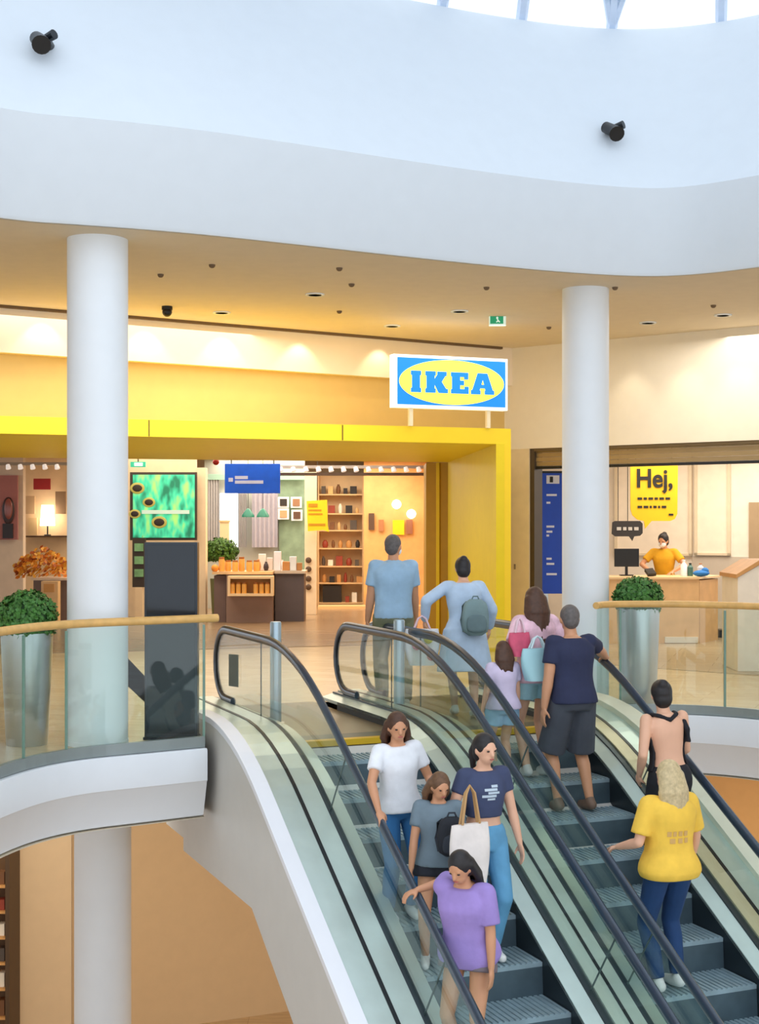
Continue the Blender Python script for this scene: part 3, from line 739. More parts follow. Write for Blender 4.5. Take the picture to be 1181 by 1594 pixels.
# dark bench / step
p = P(1132, 973, 22.6)
mb = MB(); mb.box((p.x, p.y, .12), (.34, .3, .12)); o = mb.build('floor_box', darkm); o.location.z = .007; tag(o, 'flat dark box on the floor between cash desk and white counter', 'box')

# ------------------------------------------------------------------ ceiling fixtures
def downlight(px, py, label, grp):
    p = G(px, py, ZC); t = thing('ceiling_downlight', label, 'ceiling light', p, group=grp)
    MB().lathe(p, [(.1, -.012), (.1, 0), (.07, 0), (.07, -.012)], 20).build('trim_ring', white, t)
    MB().lathe(p, [(.068, -.004), (.068, 0)], 20).build('lens', lampw, t)
labs = ['round ceiling downlight above the dark dome camera', 'round ceiling downlight highest on the beige ceiling, left of the exit sign', 'round ceiling downlight just left of the hanging exit sign', 'round ceiling downlight nearest the right column on its right', 'round ceiling downlight at the far right near the cream wall', 'round ceiling downlight right above the white sign']
for (px, py), lb in zip([(345, 486), (490, 458), (715, 484), (1008, 502), (1125, 490), (610, 507)], labs): downlight(px, py, lb, 'round downlights in the beige ceiling')
def detector(px, py, label):
    p = G(px, py, ZC)
    mb = MB(); mb.lathe(p, [(.0, -.032), (.014, -.03), (.026, -.02), (.03, -.006), (.03, 0)], 16)
    tag(mb.build('smoke_detector', mat('detector_brown', (112, 90, 66), .6), smooth=True), label, 'detector', 'small ceiling detectors')
dets = [(250, 427, 'small ceiling detector nearest the left column'), (330, 412, 'small ceiling detector beyond the left column, nearest the white edge'), (528, 417, 'small ceiling detector above the highest downlight'), (547, 442, 'small ceiling detector right of the highest downlight'), (528, 484, 'small ceiling detector below the highest downlight'), (757, 447, 'small ceiling detector above the exit sign'), (854, 509, 'small ceiling detector left of the right column'), (957, 447, 'small ceiling detector at the top of the right column'), (1110, 475, 'small ceiling detector at the far right')]
for a in dets: detector(*a)
p = G(260, 477, ZC)
t = thing('dome_camera', 'dark dome camera hanging from the ceiling right of the left column', 'camera', p)
MB().lathe(p, [(.06, -.04), (.06, 0)], 18).build('mount', darkm, t, smooth=True)
MB().ball(p + V((0, 0, -.06)), .055, 14).build('dome', black, t, smooth=True)
# exit sign
p = P(774, 496, 16.2)
t = thing('exit_sign', 'small green and white exit sign hanging from the ceiling', 'sign', V((p.x, p.y, p.z - .08)))
MB().box(p, (.19, .05, .17)).build('case', mat('exit_white', (220, 240, 228), .5, emit=.4), t)
MB().box(p + V((-.01, -.028, -.012)), (.15, .006, .1)).build('green_face', mat('exit_green', (30, 150, 105), .5, emit=.4), t)
mb = MB(); mb.ball(p + V((-.005, -.034, .005)), (.013, .004, .013), 10); mb.tube([p + V((-.005, -.034, -.005)), p + V((.008, -.034, -.03)), p + V((.025, -.034, -.045))], .007, 6)
mb.tube([p + V((.008, -.034, -.025)), p + V((-.015, -.034, -.045))], .007, 6); mb.build('running_figure', mat('exit_fig', (235, 250, 240), .5, emit=.4), t)
MB().tube([p + V((0, 0, .08)), V((p.x, p.y, ZC))], .008, 6).build('hanging_rod', steel, t)
# black spotlights on the curved atrium wall
def spotlamp(px, py, D, label):
    p = P(px, py, D); t = thing('spotlight', label, 'spotlight', p, group='black spotlights on the atrium wall')
    MB().tube([p + V((0, .16, .02)), p + V((0, .04, .02))], .05, 14, up=V((1, 0, 0))).build('mount', black, t)
    MB().tube([p + V((-.07, .05, .05)), p + V((.0, -.06, -.02)), p + V((.01, -.12, -.06))], [.055, .06, .075], 16).build('lamp_head', black, t, smooth=True)
    MB().tube([p + V((.0, .03, .03)), p + V((.09, -.03, .055))], [.035, .04], 12).build('side_knob', mat('knob_dark', (20, 24, 30), .4), t)
def on_atrium(px, py):   # point on the curved wall seen there
    best = None
    for (pp, n) in zip(ring, nr):
        for i in range(60):
            q = i / 59; s_ = V((pp.x, pp.y, 0)) + n * (.15 - 1.15 * q) + V((0, 0, ZC + .8 + 1.88 * q))
            e = abs(CX + s_.x / s_.y * F - px) + abs(YH - (s_.z - H0) / s_.y * F - py)
            if best is None or e < best[0]: best = (e, s_)
    return best[1].y - .14
spotlamp(68, 66, on_atrium(68, 66), 'black spotlight high on the white atrium wall, left one')
spotlamp(955, 204, on_atrium(955, 204), 'black spotlight on the white atrium wall above the right column')

# ------------------------------------------------------------------ shop interior (left)
zi = 3.25
m_ = MB(); m_.poly_z([PB0, PB1, V((PB1.x + .5, 32.5)), V((-13, 32.5))], zi, zi + .05); struct(m_.build('ceiling_shop', mat('ceil_shop', (214, 196, 168), .8)))
m_ = MB(); m_.poly_z([PB0 - V((0, 1)), PB1 - V((0, .6)), P(697, 900, 22.6).xy, V((1.7, 32.5)), V((-13, 32.5))], .001, .006); struct(m_.build('floor_shop', floord))
m_ = MB(); m_.slab(V((-13, 32)), V((1.7, 31.9)), 0, zi, .1); struct(m_.build('wall_shop_back', mat('shop_back', (196, 178, 150), .7)))
m_ = MB(); m_.slab(P(664, 800, 31.8).xy, P(664, 800, 22.6).xy, 0, zi, .1); struct(m_.build('wall_shop_right', mat('shop_wood', (226, 176, 112), .6, var=.08)))
def pbox(name, x0, y0, x1, y1, D, th, m, label, cat, group=None, parent=None, rest=None, dy=0.):
    a = P(x0, y0, D); b = P(x1, y1, D); z0 = min(a.z, b.z) if rest is None else rest
    mb = MB(); mb.box(((a.x + b.x) / 2, D + th / 2 + dy, (max(a.z, b.z) + z0) / 2), (abs(b.x - a.x), th, max(a.z, b.z) - z0))
    if parent is not None: return mb.build(name, m, parent)
    o = mb.build(name, m); bevel(o, .004); return tag(o, label, cat, group)
# structural partitions
struct(pbox('wall_shop_1', -60, 700, 36, 960, 27.0, .2, mat('disp_cream', (226, 206, 184), .7), '', '', rest=.006)); 
struct(pbox('wall_shop_2', 303, 728, 320, 960, 26.2, .3, mat('pil_beige', (228, 204, 168), .7), '', '', rest=.006))
struct(pbox('wall_shop_3', 474, 735, 492, 953, 28.0, .3, mat('pil_cream', (246, 228, 198), .7), '', '', rest=.006))
struct(pbox('wall_shop_4', 318, 700, 474, 953, 30.0, .1, mat('room_grey', (176, 178, 170), .7), '', '', rest=.006))
struct(pbox('wall_shop_5', 195, 700, 305, 955, 27.4, .15, mat('pil_beige', (228, 204, 168), .7), '', '', rest=.006))
struct(pbox('wall_shop_6', 36, 700, 110, 960, 29.0, .1, mat('disp_warm', (236, 206, 164), .7), '', '', rest=.006))
for n_ in range(1, 7):
    o = bpy.data.objects['wall_shop_%d' % n_]
    for k_ in ('label', 'category'):
        if k_ in o: del o[k_]
# pink poster with mirror
t = thing('wall_poster', 'dusky pink display panel with a dark oval mirror at the left edge', 'poster', P(14, 840, 26.9))
MB().box(P(5, 790, 26.9), (46 * 26.9 / F, .05, 100 * 26.9 / F)).build('panel', mat('poster_pink', (176, 112, 108), .6), t)
mb = MB(); c = P(13, 795, 26.85); mb.ball(c, (.12, .02, .26), 20); mb.build('oval_frame', mat('oval_dark', (60, 34, 30), .4), t, smooth=True)
mb = MB(); c = P(13, 792, 26.83); mb.ball(c, (.08, .02, .2), 20); mb.build('oval_glass', mat('oval_rose', (150, 84, 74), .2), t, smooth=True)
pbox('dark_base', 4, 815, 20, 838, 26.84, .05, mat('vase_dark', (40, 26, 26), .4), '', '', parent=t)
# lamp and goods in left display
def shelf(name, x0, y, x1, D, dep, label, m=woodl):
    a = P(x0, y, D); b = P(x1, y, D)
    mb = MB(); mb.box(((a.x + b.x) / 2, D + dep / 2, a.z - .015), (b.x - a.x, dep, .03)); o = mb.build(name, m)
    return tag(o, label, 'shelf'), a.z
_, zz = shelf('wall_shelf', 38, 834, 108, 28.5, .5, 'dark shelf board in the left display below the glowing lamp', mat('shelf_dark', (90, 62, 40), .6))
t = thing('table_lamp', 'glowing white table lamp on the shelf left of the big column', 'lamp', P(74, 834, 28.7))
b_ = P(74, 834, 28.7); b_.z = zz + .001
MB().lathe(b_, [(.07, 0), (.07, .02), (.015, .03), (.015, .25)], 16).build('lamp_base', darkm, t, smooth=True)
MB().lathe(b_, [(.15, .2), (.12, .62), (.1, .62)], 20).build('lamp_shade', lampw, t, smooth=True)
for i, (x0, y0, x1, y1, c, lb) in enumerate([(52, 745, 78, 762, (170, 40, 44), 'red letters board high in the left display'), (40, 772, 54, 800, (206, 170, 130), 'small beige picture left of the glowing lamp'), (86, 765, 102, 800, (150, 120, 90), 'brown textile hanging right of the glowing lamp'), (44, 806, 58, 833, (224, 190, 140), 'pale wooden box on the dark shelf left of the lamp')]):
    pbox('display_picture', x0, y0, x1, y1, 28.8, .05, mat('disp%d' % i, c, .6), lb, 'picture' if i < 3 else 'box')
# autumn display table: orange leaves piled
tb = thing('display_table', 'low display table heaped with orange autumn leaves left of the big column', 'table', P(62, 952, 24.6))
q0 = P(52, 899, 24.6); q1 = P(112, 899, 24.6)
q0.z = q1.z = 0
MB().box(((q0.x + q1.x) / 2, 24.9, .42), (q1.x - q0.x, .6, .82)).build('table_body', mat('table_mauve', (124, 104, 96), .6), tb)
MB().box(((q0.x + q1.x) / 2, 24.88, .85), (q1.x - q0.x + .06, .68, .04)).build('table_top', mat('table_cream', (226, 202, 176), .6), tb)
rnd = random.Random(7)
orl = [mat('leaf_orange', (222, 132, 30), .6, var=.2), mat('leaf_amber', (230, 168, 60), .6, var=.2), mat('leaf_rust', (170, 84, 30), .6, var=.2)]
mb = MB()
for i in range(420):
    px = rnd.uniform(24, 104); py = 896 - (rnd.random() ** .8) * 46 * (1 - abs(px - 66) / 70)
    c = P(px, py, 24.5 + rnd.uniform(0, .5)); mb.cur = rnd.choice((0, 0, 1, 1, 2))
    a = V((rnd.uniform(-1, 1), rnd.uniform(-1, 1), rnd.uniform(-1, 1))).normalized() * .07; b = a.orthogonal().normalized() * .05
    mb.add([c, c + a * .5 + b, c + a, c + a * .5 - b], [(0, 1, 2, 3)])
o = mb.build('autumn_leaves', orl); tag(o, 'pile of orange autumn leaves on the display table left of the big column', 'leaves', kind='stuff')
t = thing('price_stand', 'small wooden stand box in front of the autumn display table', 'stand', P(78, 935, 24.2))
pbox('box', 64, 905, 90, 935, 24.2, .2, woodl, '', '', parent=t, rest=.006); pbox('card', 68, 909, 84, 922, 24.18, .02, mat('card_orange', (206, 150, 84), .6), '', '', parent=t)

# green poster in dark frame
D = 26.0
t = thing('light_box_poster', 'large green illuminated picture with dark bowls left of the hanging blue sign', 'poster', P(254, 838, D))
MB().box(P(254, 788, D) + V((0, .05, 0)), (104 * D / F, .08, 106 * D / F)).build('frame', mat('frame_dark', (56, 44, 34), .5), t)
MB().box(P(255, 788, D), (96 * D / F, .03, 98 * D / F)).build('picture', MATS['poster_green'], t)
mb = MB(); mb2 = MB()
for x, y, r in ((232, 782, 13), (248, 813, 16), (210, 800, 12), (214, 760, 15), (222, 835, 8)):
    if y + r > 836: r = 836 - y
    c = P(x, y, D); c.y -= .02; q = r * D / F * .95
    c2 = c.copy(); c2.y -= .008; MB().ball(c2, (q * .55, .01, q * .4), 16).build('pictured_filling', mat('bowl_dark', (40, 28, 20), .6), t, smooth=True)
    MB().ball(c, (q * .8, .012, q * .62), 20).build('pictured_bowl', mat('bowl_rim', (170, 160, 80), .5, emit=.2), t, smooth=True)
MB().box(P(258, 797, D) + V((0, -.03, 0)), (74 * D / F, .006, .07)).build('caption_bar', mat('caption', (190, 214, 200), .6, emit=.2), t)
# dark column with green pictures
t = thing('picture_stand', 'narrow dark stand with small green pictures below the green poster', 'stand', P(213, 912, 25.6))
pbox('stand_body', 206, 838, 226, 914, 25.6, .1, mat('frame_dark', (56, 44, 34), .5), '', '', parent=t)
pbox('stand_leg', 210, 914, 222, 960, 25.6, .1, mat('pil_beige', (228, 204, 168), .7), '', '', parent=t, rest=.006)
for y in (846, 866, 886): pbox('green_picture', 209, y, 223, y + 12, 25.57, .02, mat('pic_green', (120, 170, 120), .6, var=.3), '', '', parent=t)

# window, curtains in the little room
struct(pbox('window_2', 342, 768, 370, 852, 29.9, .04, winw, '', ''))
for k_ in ('label', 'category'): del bpy.data.objects['window_2'][k_]
def curtain(x0, x1, y0, y1, D, m, label):
    mb = MB(); n = 40; a = P(x0, y0, D); b = P(x1, y1, D); r0 = []; r1 = []
    for i in range(n + 1):
        u_ = i / n; x = a.x + (b.x - a.x) * u_; y = D + .03 * sin(u_ * n * .9)
        r0.append((x, y))
    pts = r0 + [(x, y + .012) for x, y in reversed(r0)]
    mb.poly_z(pts, b.z, a.z); return tag(mb.build('curtain', m, smooth=True), label, 'curtain', 'curtains in the little room')
cg = mat('curtain_grey', (186, 184, 186), .8)
curtain(318, 341, 745, 850, 29.8, cg, 'pale grey curtain left of the bright window in the shop')
curtain(371, 384, 768, 852, 29.8, cg, 'narrow grey curtain directly right of the bright window')
curtain(392, 432, 768, 852, 29.8, mat('curtain_lilac', (176, 172, 184), .8), 'wide grey lilac curtain behind the two teal lamps')
pbox('green_panel', 434, 742, 474, 938, 29.93, .06, mat('panel_sage', (128, 152, 128), .7, var=.15), 'sage green wall board with small framed pictures in the shop', 'board', rest=.006)
pbox('valance', 318, 738, 474, 747, 29.75, .1, mat('valance_mint', (150, 186, 170), .7), 'mint green valance above the curtains', 'valance')
for i, (x, y, c) in enumerate([(441, 782, (40, 32, 30)), (461, 782, (150, 110, 80)), (441, 800, (200, 150, 110)), (462, 802, (90, 60, 44))]):
    t = thing('framed_picture', ['small white frame with black picture, upper left on the sage board', 'small white frame with brown picture, upper right on the sage board', 'small white frame with orange picture, lower left on the sage board', 'small white frame with dark brown picture, lower right on the sage board'][i], 'picture', P(x, y + 9, 29.8), group='four pictures on the sage board')
    MB().box(P(x, y, 29.8), (17 * 29.8 / F, .03, 17 * 29.8 / F)).build('frame', white, t); MB().box(P(x, y, 29.78), (11 * 29.8 / F, .03, 11 * 29.8 / F)).build('picture', mat('pf%d' % i, c, .6), LAST)
# teal pendant lamps
for i, x in enumerate((386, 409)):
    D = 28.6; b_ = P(x, 805, D)
    t = thing('pendant_lamp', ['teal pendant lamp hanging in the shop, left of the pair', 'teal pendant lamp hanging in the shop, right of the pair'][i], 'lamp', b_, group='two teal pendant lamps')
    MB().lathe(b_, [(.13, 0), (.125, .04), (.06, .13), (.03, .17), (.0, .18)], 20).build('lamp_shade', mat('teal_enamel', (24, 110, 92), .3), t, smooth=True)
    MB().tube([b_ + V((0, 0, .17)), V((b_.x, b_.y, zi))], .006, 6).build('cord', darkm, t)
# counters
D = 25.8
t = thing('display_cabinet', 'mauve brown display cabinet with a wooden crate front, below the hanging blue sign', 'cabinet', P(380, 970, D))
pbox('body', 352, 893, 424, 970, D, .7, mat('mauve', (150, 124, 112), .6), '', '', parent=t, rest=.006)
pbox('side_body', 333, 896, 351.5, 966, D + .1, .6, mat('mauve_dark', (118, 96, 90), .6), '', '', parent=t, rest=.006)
pbox('cabinet_top', 330, 890, 424, 894, D - .04, .85, woodl, '', '', parent=t)
cr = thing('wooden_crate', 'pale wooden crate of yellow jars on the front of the mauve cabinet', 'crate', P(389, 928, D - .3))
for a in ((354, 897, 425, 901), (354, 924, 425, 928), (354, 901, 358, 924), (421, 901, 425, 924)): pbox('crate_board', a[0], a[1], a[2], a[3], D - .3, .28, mat('crate_wood', (244, 214, 168), .6), '', '', parent=cr)
pbox('crate_back', 358, 901, 421, 924, D - .06, .04, mat('crate_in', (200, 140, 70), .6), '', '', parent=cr)
jm = mat('jar_amber', (232, 170, 80), .4, var=.15); jm2 = mat('jar_lid', (170, 104, 48), .4)
def jar(px, base, D, h, r, label, grp, m=jm):
    p = P(px, 900, D); p.z = base; t = thing('jar', label, 'jar', p, group=grp)
    MB().lathe(p, [(r, 0), (r, h * .8), (r * .85, h * .86)], 14).build('jar_body', m, t, smooth=True)
    MB().lathe(p, [(r * .9, h * .86), (r * .9, h)], 14).build('lid', jm2, LAST, smooth=True)
zc2 = P(0, 924, D - .2).z + .002
for i, x in enumerate((362, 371, 380, 398, 407, 416)):
    jar(x, zc2, D - .22, .2, .045, 'amber jar with brown lid inside the pale crate on the mauve cabinet', 'amber jars in the crate')
zt2 = P(0, 890, D - .04).z + .004
rnd = random.Random(11)
for i, x in enumerate((345, 355, 366, 376, 388, 399)):
    jar(x, zt2, D + .1 + .1 * (i % 2), .2 + .06 * (i % 3 == 0), .055, 'amber jar with brown lid on top of the mauve cabinet', 'amber jars on the cabinet top')
p = P(329, 890, D); p.z = zt2 - .012; p.x = P(334, 0, D).x; p.y += .05
tag(MB().ball(p + V((0, 0, .07)), .07, 14).build('pumpkin', mat('pumpkin', (240, 150, 50), .5), smooth=True), 'small orange ball at the left end of the mauve cabinet top', 'ball')
t = thing('display_cabinet', 'dark grey display cabinet right of the mauve brown one', 'cabinet', P(449, 963, D + .3))
pbox('body', 428, 892, 473, 963, D + .3, .7, mat('slate', (92, 84, 88), .6), '', '', parent=t, rest=.006)
pbox('cabinet_top', 427, 889, 475, 893, D + .25, .8, mat('slate_top', (206, 190, 170), .6), '', '', parent=t)
zt3 = P(0, 889, D + .25).z + .004
for i, (x, w_, h_, c, lb) in enumerate([(408, 12, 26, (240, 232, 226), 'tall white box standing on the cabinet top'), (420, 10, 20, (226, 214, 208), 'medium pale box beside the tall white box'), (432, 12, 30, (232, 230, 238), 'white lilac box at the left end of the grey cabinet'), (446, 14, 14, (190, 130, 70), 'low brown box on the grey cabinet'), (456, 12, 22, (220, 224, 228), 'white box with rounded look at the right of the grey cabinet'), (466, 9, 12, (170, 120, 70), 'small brown box at the right end of the grey cabinet')]):
    a = P(x, 880, D + .5); m_ = MB().box((a.x, a.y, zt3 + h_ * D / F / 2 + .002), (w_ * D / F * .9, .16, h_ * D / F)); tag(bevel(m_.build('gift_box', mat('gb%d' % i, c, .6))), lb, 'box', 'boxes on the cabinet tops')
for x, h_, r_, c, lb in [(439, 16, .05, (236, 236, 240), 'white vase between the boxes on the grey cabinet'), (452, 18, .045, (96, 120, 92), 'green vase on the grey cabinet'), (402, 18, .05, (214, 150, 90), 'copper vase beside the tall white box'), (414, 14, .05, (60, 52, 60), 'dark vase between the two pale boxes')]:
    a = P(x, 880, D + .75 if x > 425 else D + .42); a.z = zt3 + .002
    if x < 425: a.z = zt2
    hh_ = h_ * D / F; t = MB().lathe(a, [(r_ * .6, 0), (r_, hh_ * .35), (r_ * .8, hh_ * .7), (r_ * .4, hh_ * .88), (r_ * .5, hh_)], 16).build('vase', mat('vs%d' % x, c, .4), smooth=True); tag(t, lb, 'vase')
# plant behind cabinet
p = P(343, 884, 27.2); p.z = .006
t = thing('potted_shrub', 'dark green bushy plant behind the mauve cabinet, left of the window', 'potted plant', p)
MB().lathe(p, [(.16, 0), (.2, .75), (.18, .75)], 20).build('planter', mat('pot_olive', (110, 112, 60), .5), t, smooth=True)
c = P(343, 858, 27.2)
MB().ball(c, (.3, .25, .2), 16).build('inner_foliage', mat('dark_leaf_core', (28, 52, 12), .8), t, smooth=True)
f = leaf_ball(c, .33, .24, 1200, .06, 9).build('leaves', mat('dark_leaf', (62, 104, 26), .6, var=.3), t); f['kind'] = 'stuff'
t = thing('lantern', 'small cream lantern box behind the plant, before the bright window', 'lantern', P(348, 845, 28.2))
pbox('lantern_body', 342, 812, 356, 845, 28.2, .12, mat('lantern', (240, 222, 180), .5), '', '', parent=t)
pbox('lantern_top', 341, 810, 357, 813, 28.18, .16, mat('lantern_top', (220, 190, 140), .5), '', '', parent=t)
pbox('lantern_leg', 345, 845, 353, 955, 28.24, .06, woodl, '', '', parent=t, rest=.006)
# hanging blue screen
D = 24.0
t = thing('hanging_screen', 'dark blue screen sign hanging in the shop entrance', 'sign', P(393, 768, D))
bevel(MB().box(P(393, 745, D), (86 * D / F, .08, 46 * D / F)).build('case', bluel, t))
mb = MB(); 
def bar(x0, y0, x1, y1, D, dy): p = P((x0 + x1) / 2, (y0 + y1) / 2, D); mb.box(p + V((0, dy, 0)), ((x1 - x0) * D / F, .008, (y1 - y0) * D / F))
bar(356, 744, 363, 750, D, -.044); bar(366, 741, 386, 746, D, -.044); bar(366, 748, 410, 753, D, -.044); mb.build('white_text', mat('text_soft', (190, 196, 226), .6), t)
for x in (360, 426): MB().tube([P(x, 722, D), V((P(x, 722, D).x, D, zi))], .01, 6).build('hanging_rod', darkm, t)
# little ceiling signs
p = P(215, 723, 23.5); t = thing('exit_sign', 'flat mint green exit sign right of the left column, under the portal', 'sign', p)
MB().box(p, (.25, .05, .09)).build('case', mat('mint_sign', (60, 190, 150), .5, emit=.5), t); MB().box(p + V((.01, -.028, 0)), (.14, .01, .055)).build('white_field', mat('mint_white', (230, 250, 244), .5, emit=.6), t)
MB().tube([p, V((p.x, p.y, zi))], .01, 6).build('hanging_rod', darkm, t)
p = P(336, 719, 23.2); t = thing('alarm_beacon', 'small red beacon at the portal soffit left of the blue screen', 'alarm', p)
MB().ball(p, .055, 14).build('lamp_dome', mat('beacon_red', (176, 32, 24), .4), t, smooth=True); MB().tube([p, V((p.x, p.y, zi))], .012, 8).build('stem', darkm, t)
# lighting track with lamps
tr = thing('track_rail', 'silvery lighting track running along the shop ceiling', 'track', P(545, 726, 24.3))
MB().box((P(545, 0, 24.3).x, 24.3, P(0, 727, 24.3).z), (238 * 24.3 / F, .12, .05)).build('rail', mat('rail_grey', (186, 176, 170), .4, .4), tr)
for i in range(12):
    x = 436 + i * 19.5; p = P(x, 732, 24.2); MB().tube([p + V((0, 0, .05)), p + V((.02, -.02, -.02))], [.035, .045], 10).build('track_lamp', mat('tl_white', (240, 232, 226), .4, emit=.5), tr, smooth=True)
MB().box((P(545, 0, 24.3).x, 24.36, P(0, 738, 24.3).z), (238 * 24.3 / F, .1, .05)).build('lower_beam', mat('beam_brown', (110, 90, 76), .6), tr)
tr = thing('track_rail', 'grey lighting track left of the big white column', 'track', P(60, 723, 24.6))
MB().box((P(40, 0, 24.6).x, 24.6, P(0, 722, 24.6).z), (200 * 24.6 / F, .1, .05)).build('rail', mat('rail_grey2', (150, 132, 110), .4, .4), tr)
for i in range(5):
    p = P(12 + i * 19, 728, 24.5); MB().tube([p + V((0, 0, .05)), p + V((.02, -.02, -.02))], [.035, .045], 10).build('track_lamp', mat('tl_white', (240, 232, 226), .4, emit=.5), tr, smooth=True)
# yellow price banner
D = 27.6
t = thing('speech_bubble_sign', 'yellow note-shaped sign with faint lettering beside the wooden shelving', 'sign', P(494, 828, D))
pts = [(477, 780), (509, 778), (510, 818), (512, 828), (503, 825), (479, 827)]
a, b = flat_shape(pts, D); MB().prism(a, b).build('board', noteY, t)
mb = MB()
for y, x1, h_ in ((784, 494, 5), (793, 500, 2), (799, 502, 2), (815, 506, 3)): bar(480, y, x1, y + h_, D, -.01)
mb.build('faint_print', mat('print_ochre', (196, 140, 10), .6), t)
MB().tube([P(494, 779, D) + V((0, .015, 0)), V((P(494, 0, D).x, D + .015, zi))], .006, 6).build('hanging_wire', darkm, t)
# small round discs on the cream pillar
for i, y in enumerate((872, 886, 901, 914)):
    tag(MB().ball(P(480, y, 27.95), (.06, .02, .06), 14).build('wall_disc', mat('disc_brown', (92, 70, 52), .5), smooth=True), ['topmost', 'second from top', 'second from bottom', 'lowest'][i] + ' dark round disc on the cream pillar by the wooden shelving', 'disc', 'column of four dark discs')
# wooden shelving unit
D = 31.0
def shelving(x0, x1, y0, y1, D, dep, ys, label):
    base = P((x0 + x1) / 2, y1, D); base.z = .006
    t = thing('shelving_unit', label, 'shelf', base)
    A = P(x0, y0, D); B = P(x1, y0, D); ztop = A.z
    for xx in (A.x, B.x): MB().box((xx, D + dep / 2, ztop / 2), (.04, dep, ztop)).build('side_panel', woodl, t)
    MB().box(((A.x + B.x) / 2, D + dep, ztop / 2), (B.x - A.x, .03, ztop)).build('back_panel', mat('shelf_back', (236, 206, 160), .6), t)
    out = []
    for y in ys:
        z = P(0, y, D).z; MB().box(((A.x + B.x) / 2, D + dep / 2, z), (B.x - A.x - .04, dep, .03)).build('shelf_board', woodl, t); out.append(z + .017)
    return t, out
t, zsh = shelving(495, 565, 738, 944, D, .45, [770, 800, 826, 854, 882, 908, 939], 'tall wooden shelving unit full of goods left of the wooden wall')
goods = [(36, 30, 28), (120, 78, 44), (196, 142, 80), (238, 228, 210), (150, 60, 40), (84, 74, 66), (220, 180, 120)]
gm = [mat('good%d' % i, c, .6, var=.1) for i, c in enumerate(goods)]
names = ['dark', 'brown', 'tan', 'cream', 'rust red', 'grey', 'straw coloured']
rows = ['second board from the top', 'third board from the top', 'middle board', 'board below the middle', 'second board from the bottom', 'lowest board']
rnd = random.Random(21)
for r_, z in enumerate(zsh[:-1] if False else zsh):
    x = 500; rowname = ['topmost board', 'second board', 'third board', 'fourth board', 'fifth board', 'sixth board', 'bottom board'][r_]
    k = 0
    while x < 558:
        w_ = rnd.choice((7, 9, 12)); h_ = rnd.choice((9, 12, 15)); c = rnd.randrange(7)
        if r_ == 6 and x < 530: w_, h_, c = (34, 26, 0)
        a = P(x + w_ / 2, 800, D + .15); a.z = z
        if rnd.random() < .5 or r_ == 6:
            mb = MB().box(a + V((0, 0, h_ * D / F / 2 + .001)), (w_ * D / F * .85, .22, h_ * D / F)); nm, ct = 'storage_box', 'box'
        else:
            rr = w_ * D / F * .4; hh_ = h_ * D / F
            mb = MB().lathe(a + V((0, 0, .001)), [(rr * .7, 0), (rr, hh_ * .3), (rr * .9, hh_ * .7), (rr * .5, hh_ * .9), (rr * .55, hh_)], 14); nm, ct = 'vase', 'vase'
        pos = ['leftmost', 'second from left', 'third from left', 'fourth from left', 'fifth from left', 'sixth from left', 'seventh from left', 'eighth from left'][k]
        size = 'large ' if w_ > 30 else ''
        o = mb.build(nm, gm[c], smooth=(nm == 'vase')); tag(o, '%s%s %s, %s on the %s of the shelving unit' % (size, names[c], ct, pos, rowname), ct, 'goods on the ' + rowname)
        x += w_ + 3; k += 1
# wooden wall with lamps
struct(pbox('wall_shop_7', 566, 700, 664, 945, 30.6, .1, mat('shop_wood', (226, 176, 112), .6, var=.08), '', '', rest=.006))
for k_ in ('label', 'category'): del bpy.data.objects['wall_shop_7'][k_]
mb = MB().box((P(576, 0, 30.3).x, 30.1, .037), (2.2, .6, .06)); tag(mb.build('platform', mat('platform_wood', (236, 196, 140), .5)), 'low pale wooden platform along the wooden wall and shelves', 'platform')
for i, (x, y, w_, h_, m, lb) in enumerate([(578, 812, 9, 26, mat('dkpic', (90, 66, 52), .5), 'narrow dark picture leftmost on the wooden wall'), (593, 818, 8, 18, mat('dkpic2', (176, 120, 80), .5), 'small brown picture second from left on the wooden wall'), (620, 821, 18, 23, noteY, 'square yellow note above the head of the man in the polo shirt'), (637, 820, 10, 22, mat('dkpic3', (150, 100, 78), .5), 'dull brown picture right of the yellow note')]):
    mb = MB().box(P(x, y, 30.55), (w_ * 30.5 / F, .03, h_ * 30.5 / F)); tag(mb.build('wall_note' if m is noteY else 'wall_picture', m), lb, 'note' if m is noteY else 'picture')
for i, (x, y) in enumerate(((617, 785), (640, 800))):
    b_ = P(x, y, 30.3); t = thing('wall_lamp', ['glowing round wall lamp, upper of the pair on the wooden wall', 'glowing round wall lamp, lower of the pair on the wooden wall'][i], 'lamp', b_, group='two glowing wall lamps')
    MB().ball(b_, .1, 16).build('globe', lampw, t, smooth=True); MB().tube([b_ + V((0, .08, 0)), b_ + V((0, .3, 0))], .02, 8, up=V((1, 0, 0))).build('arm', brass, t)
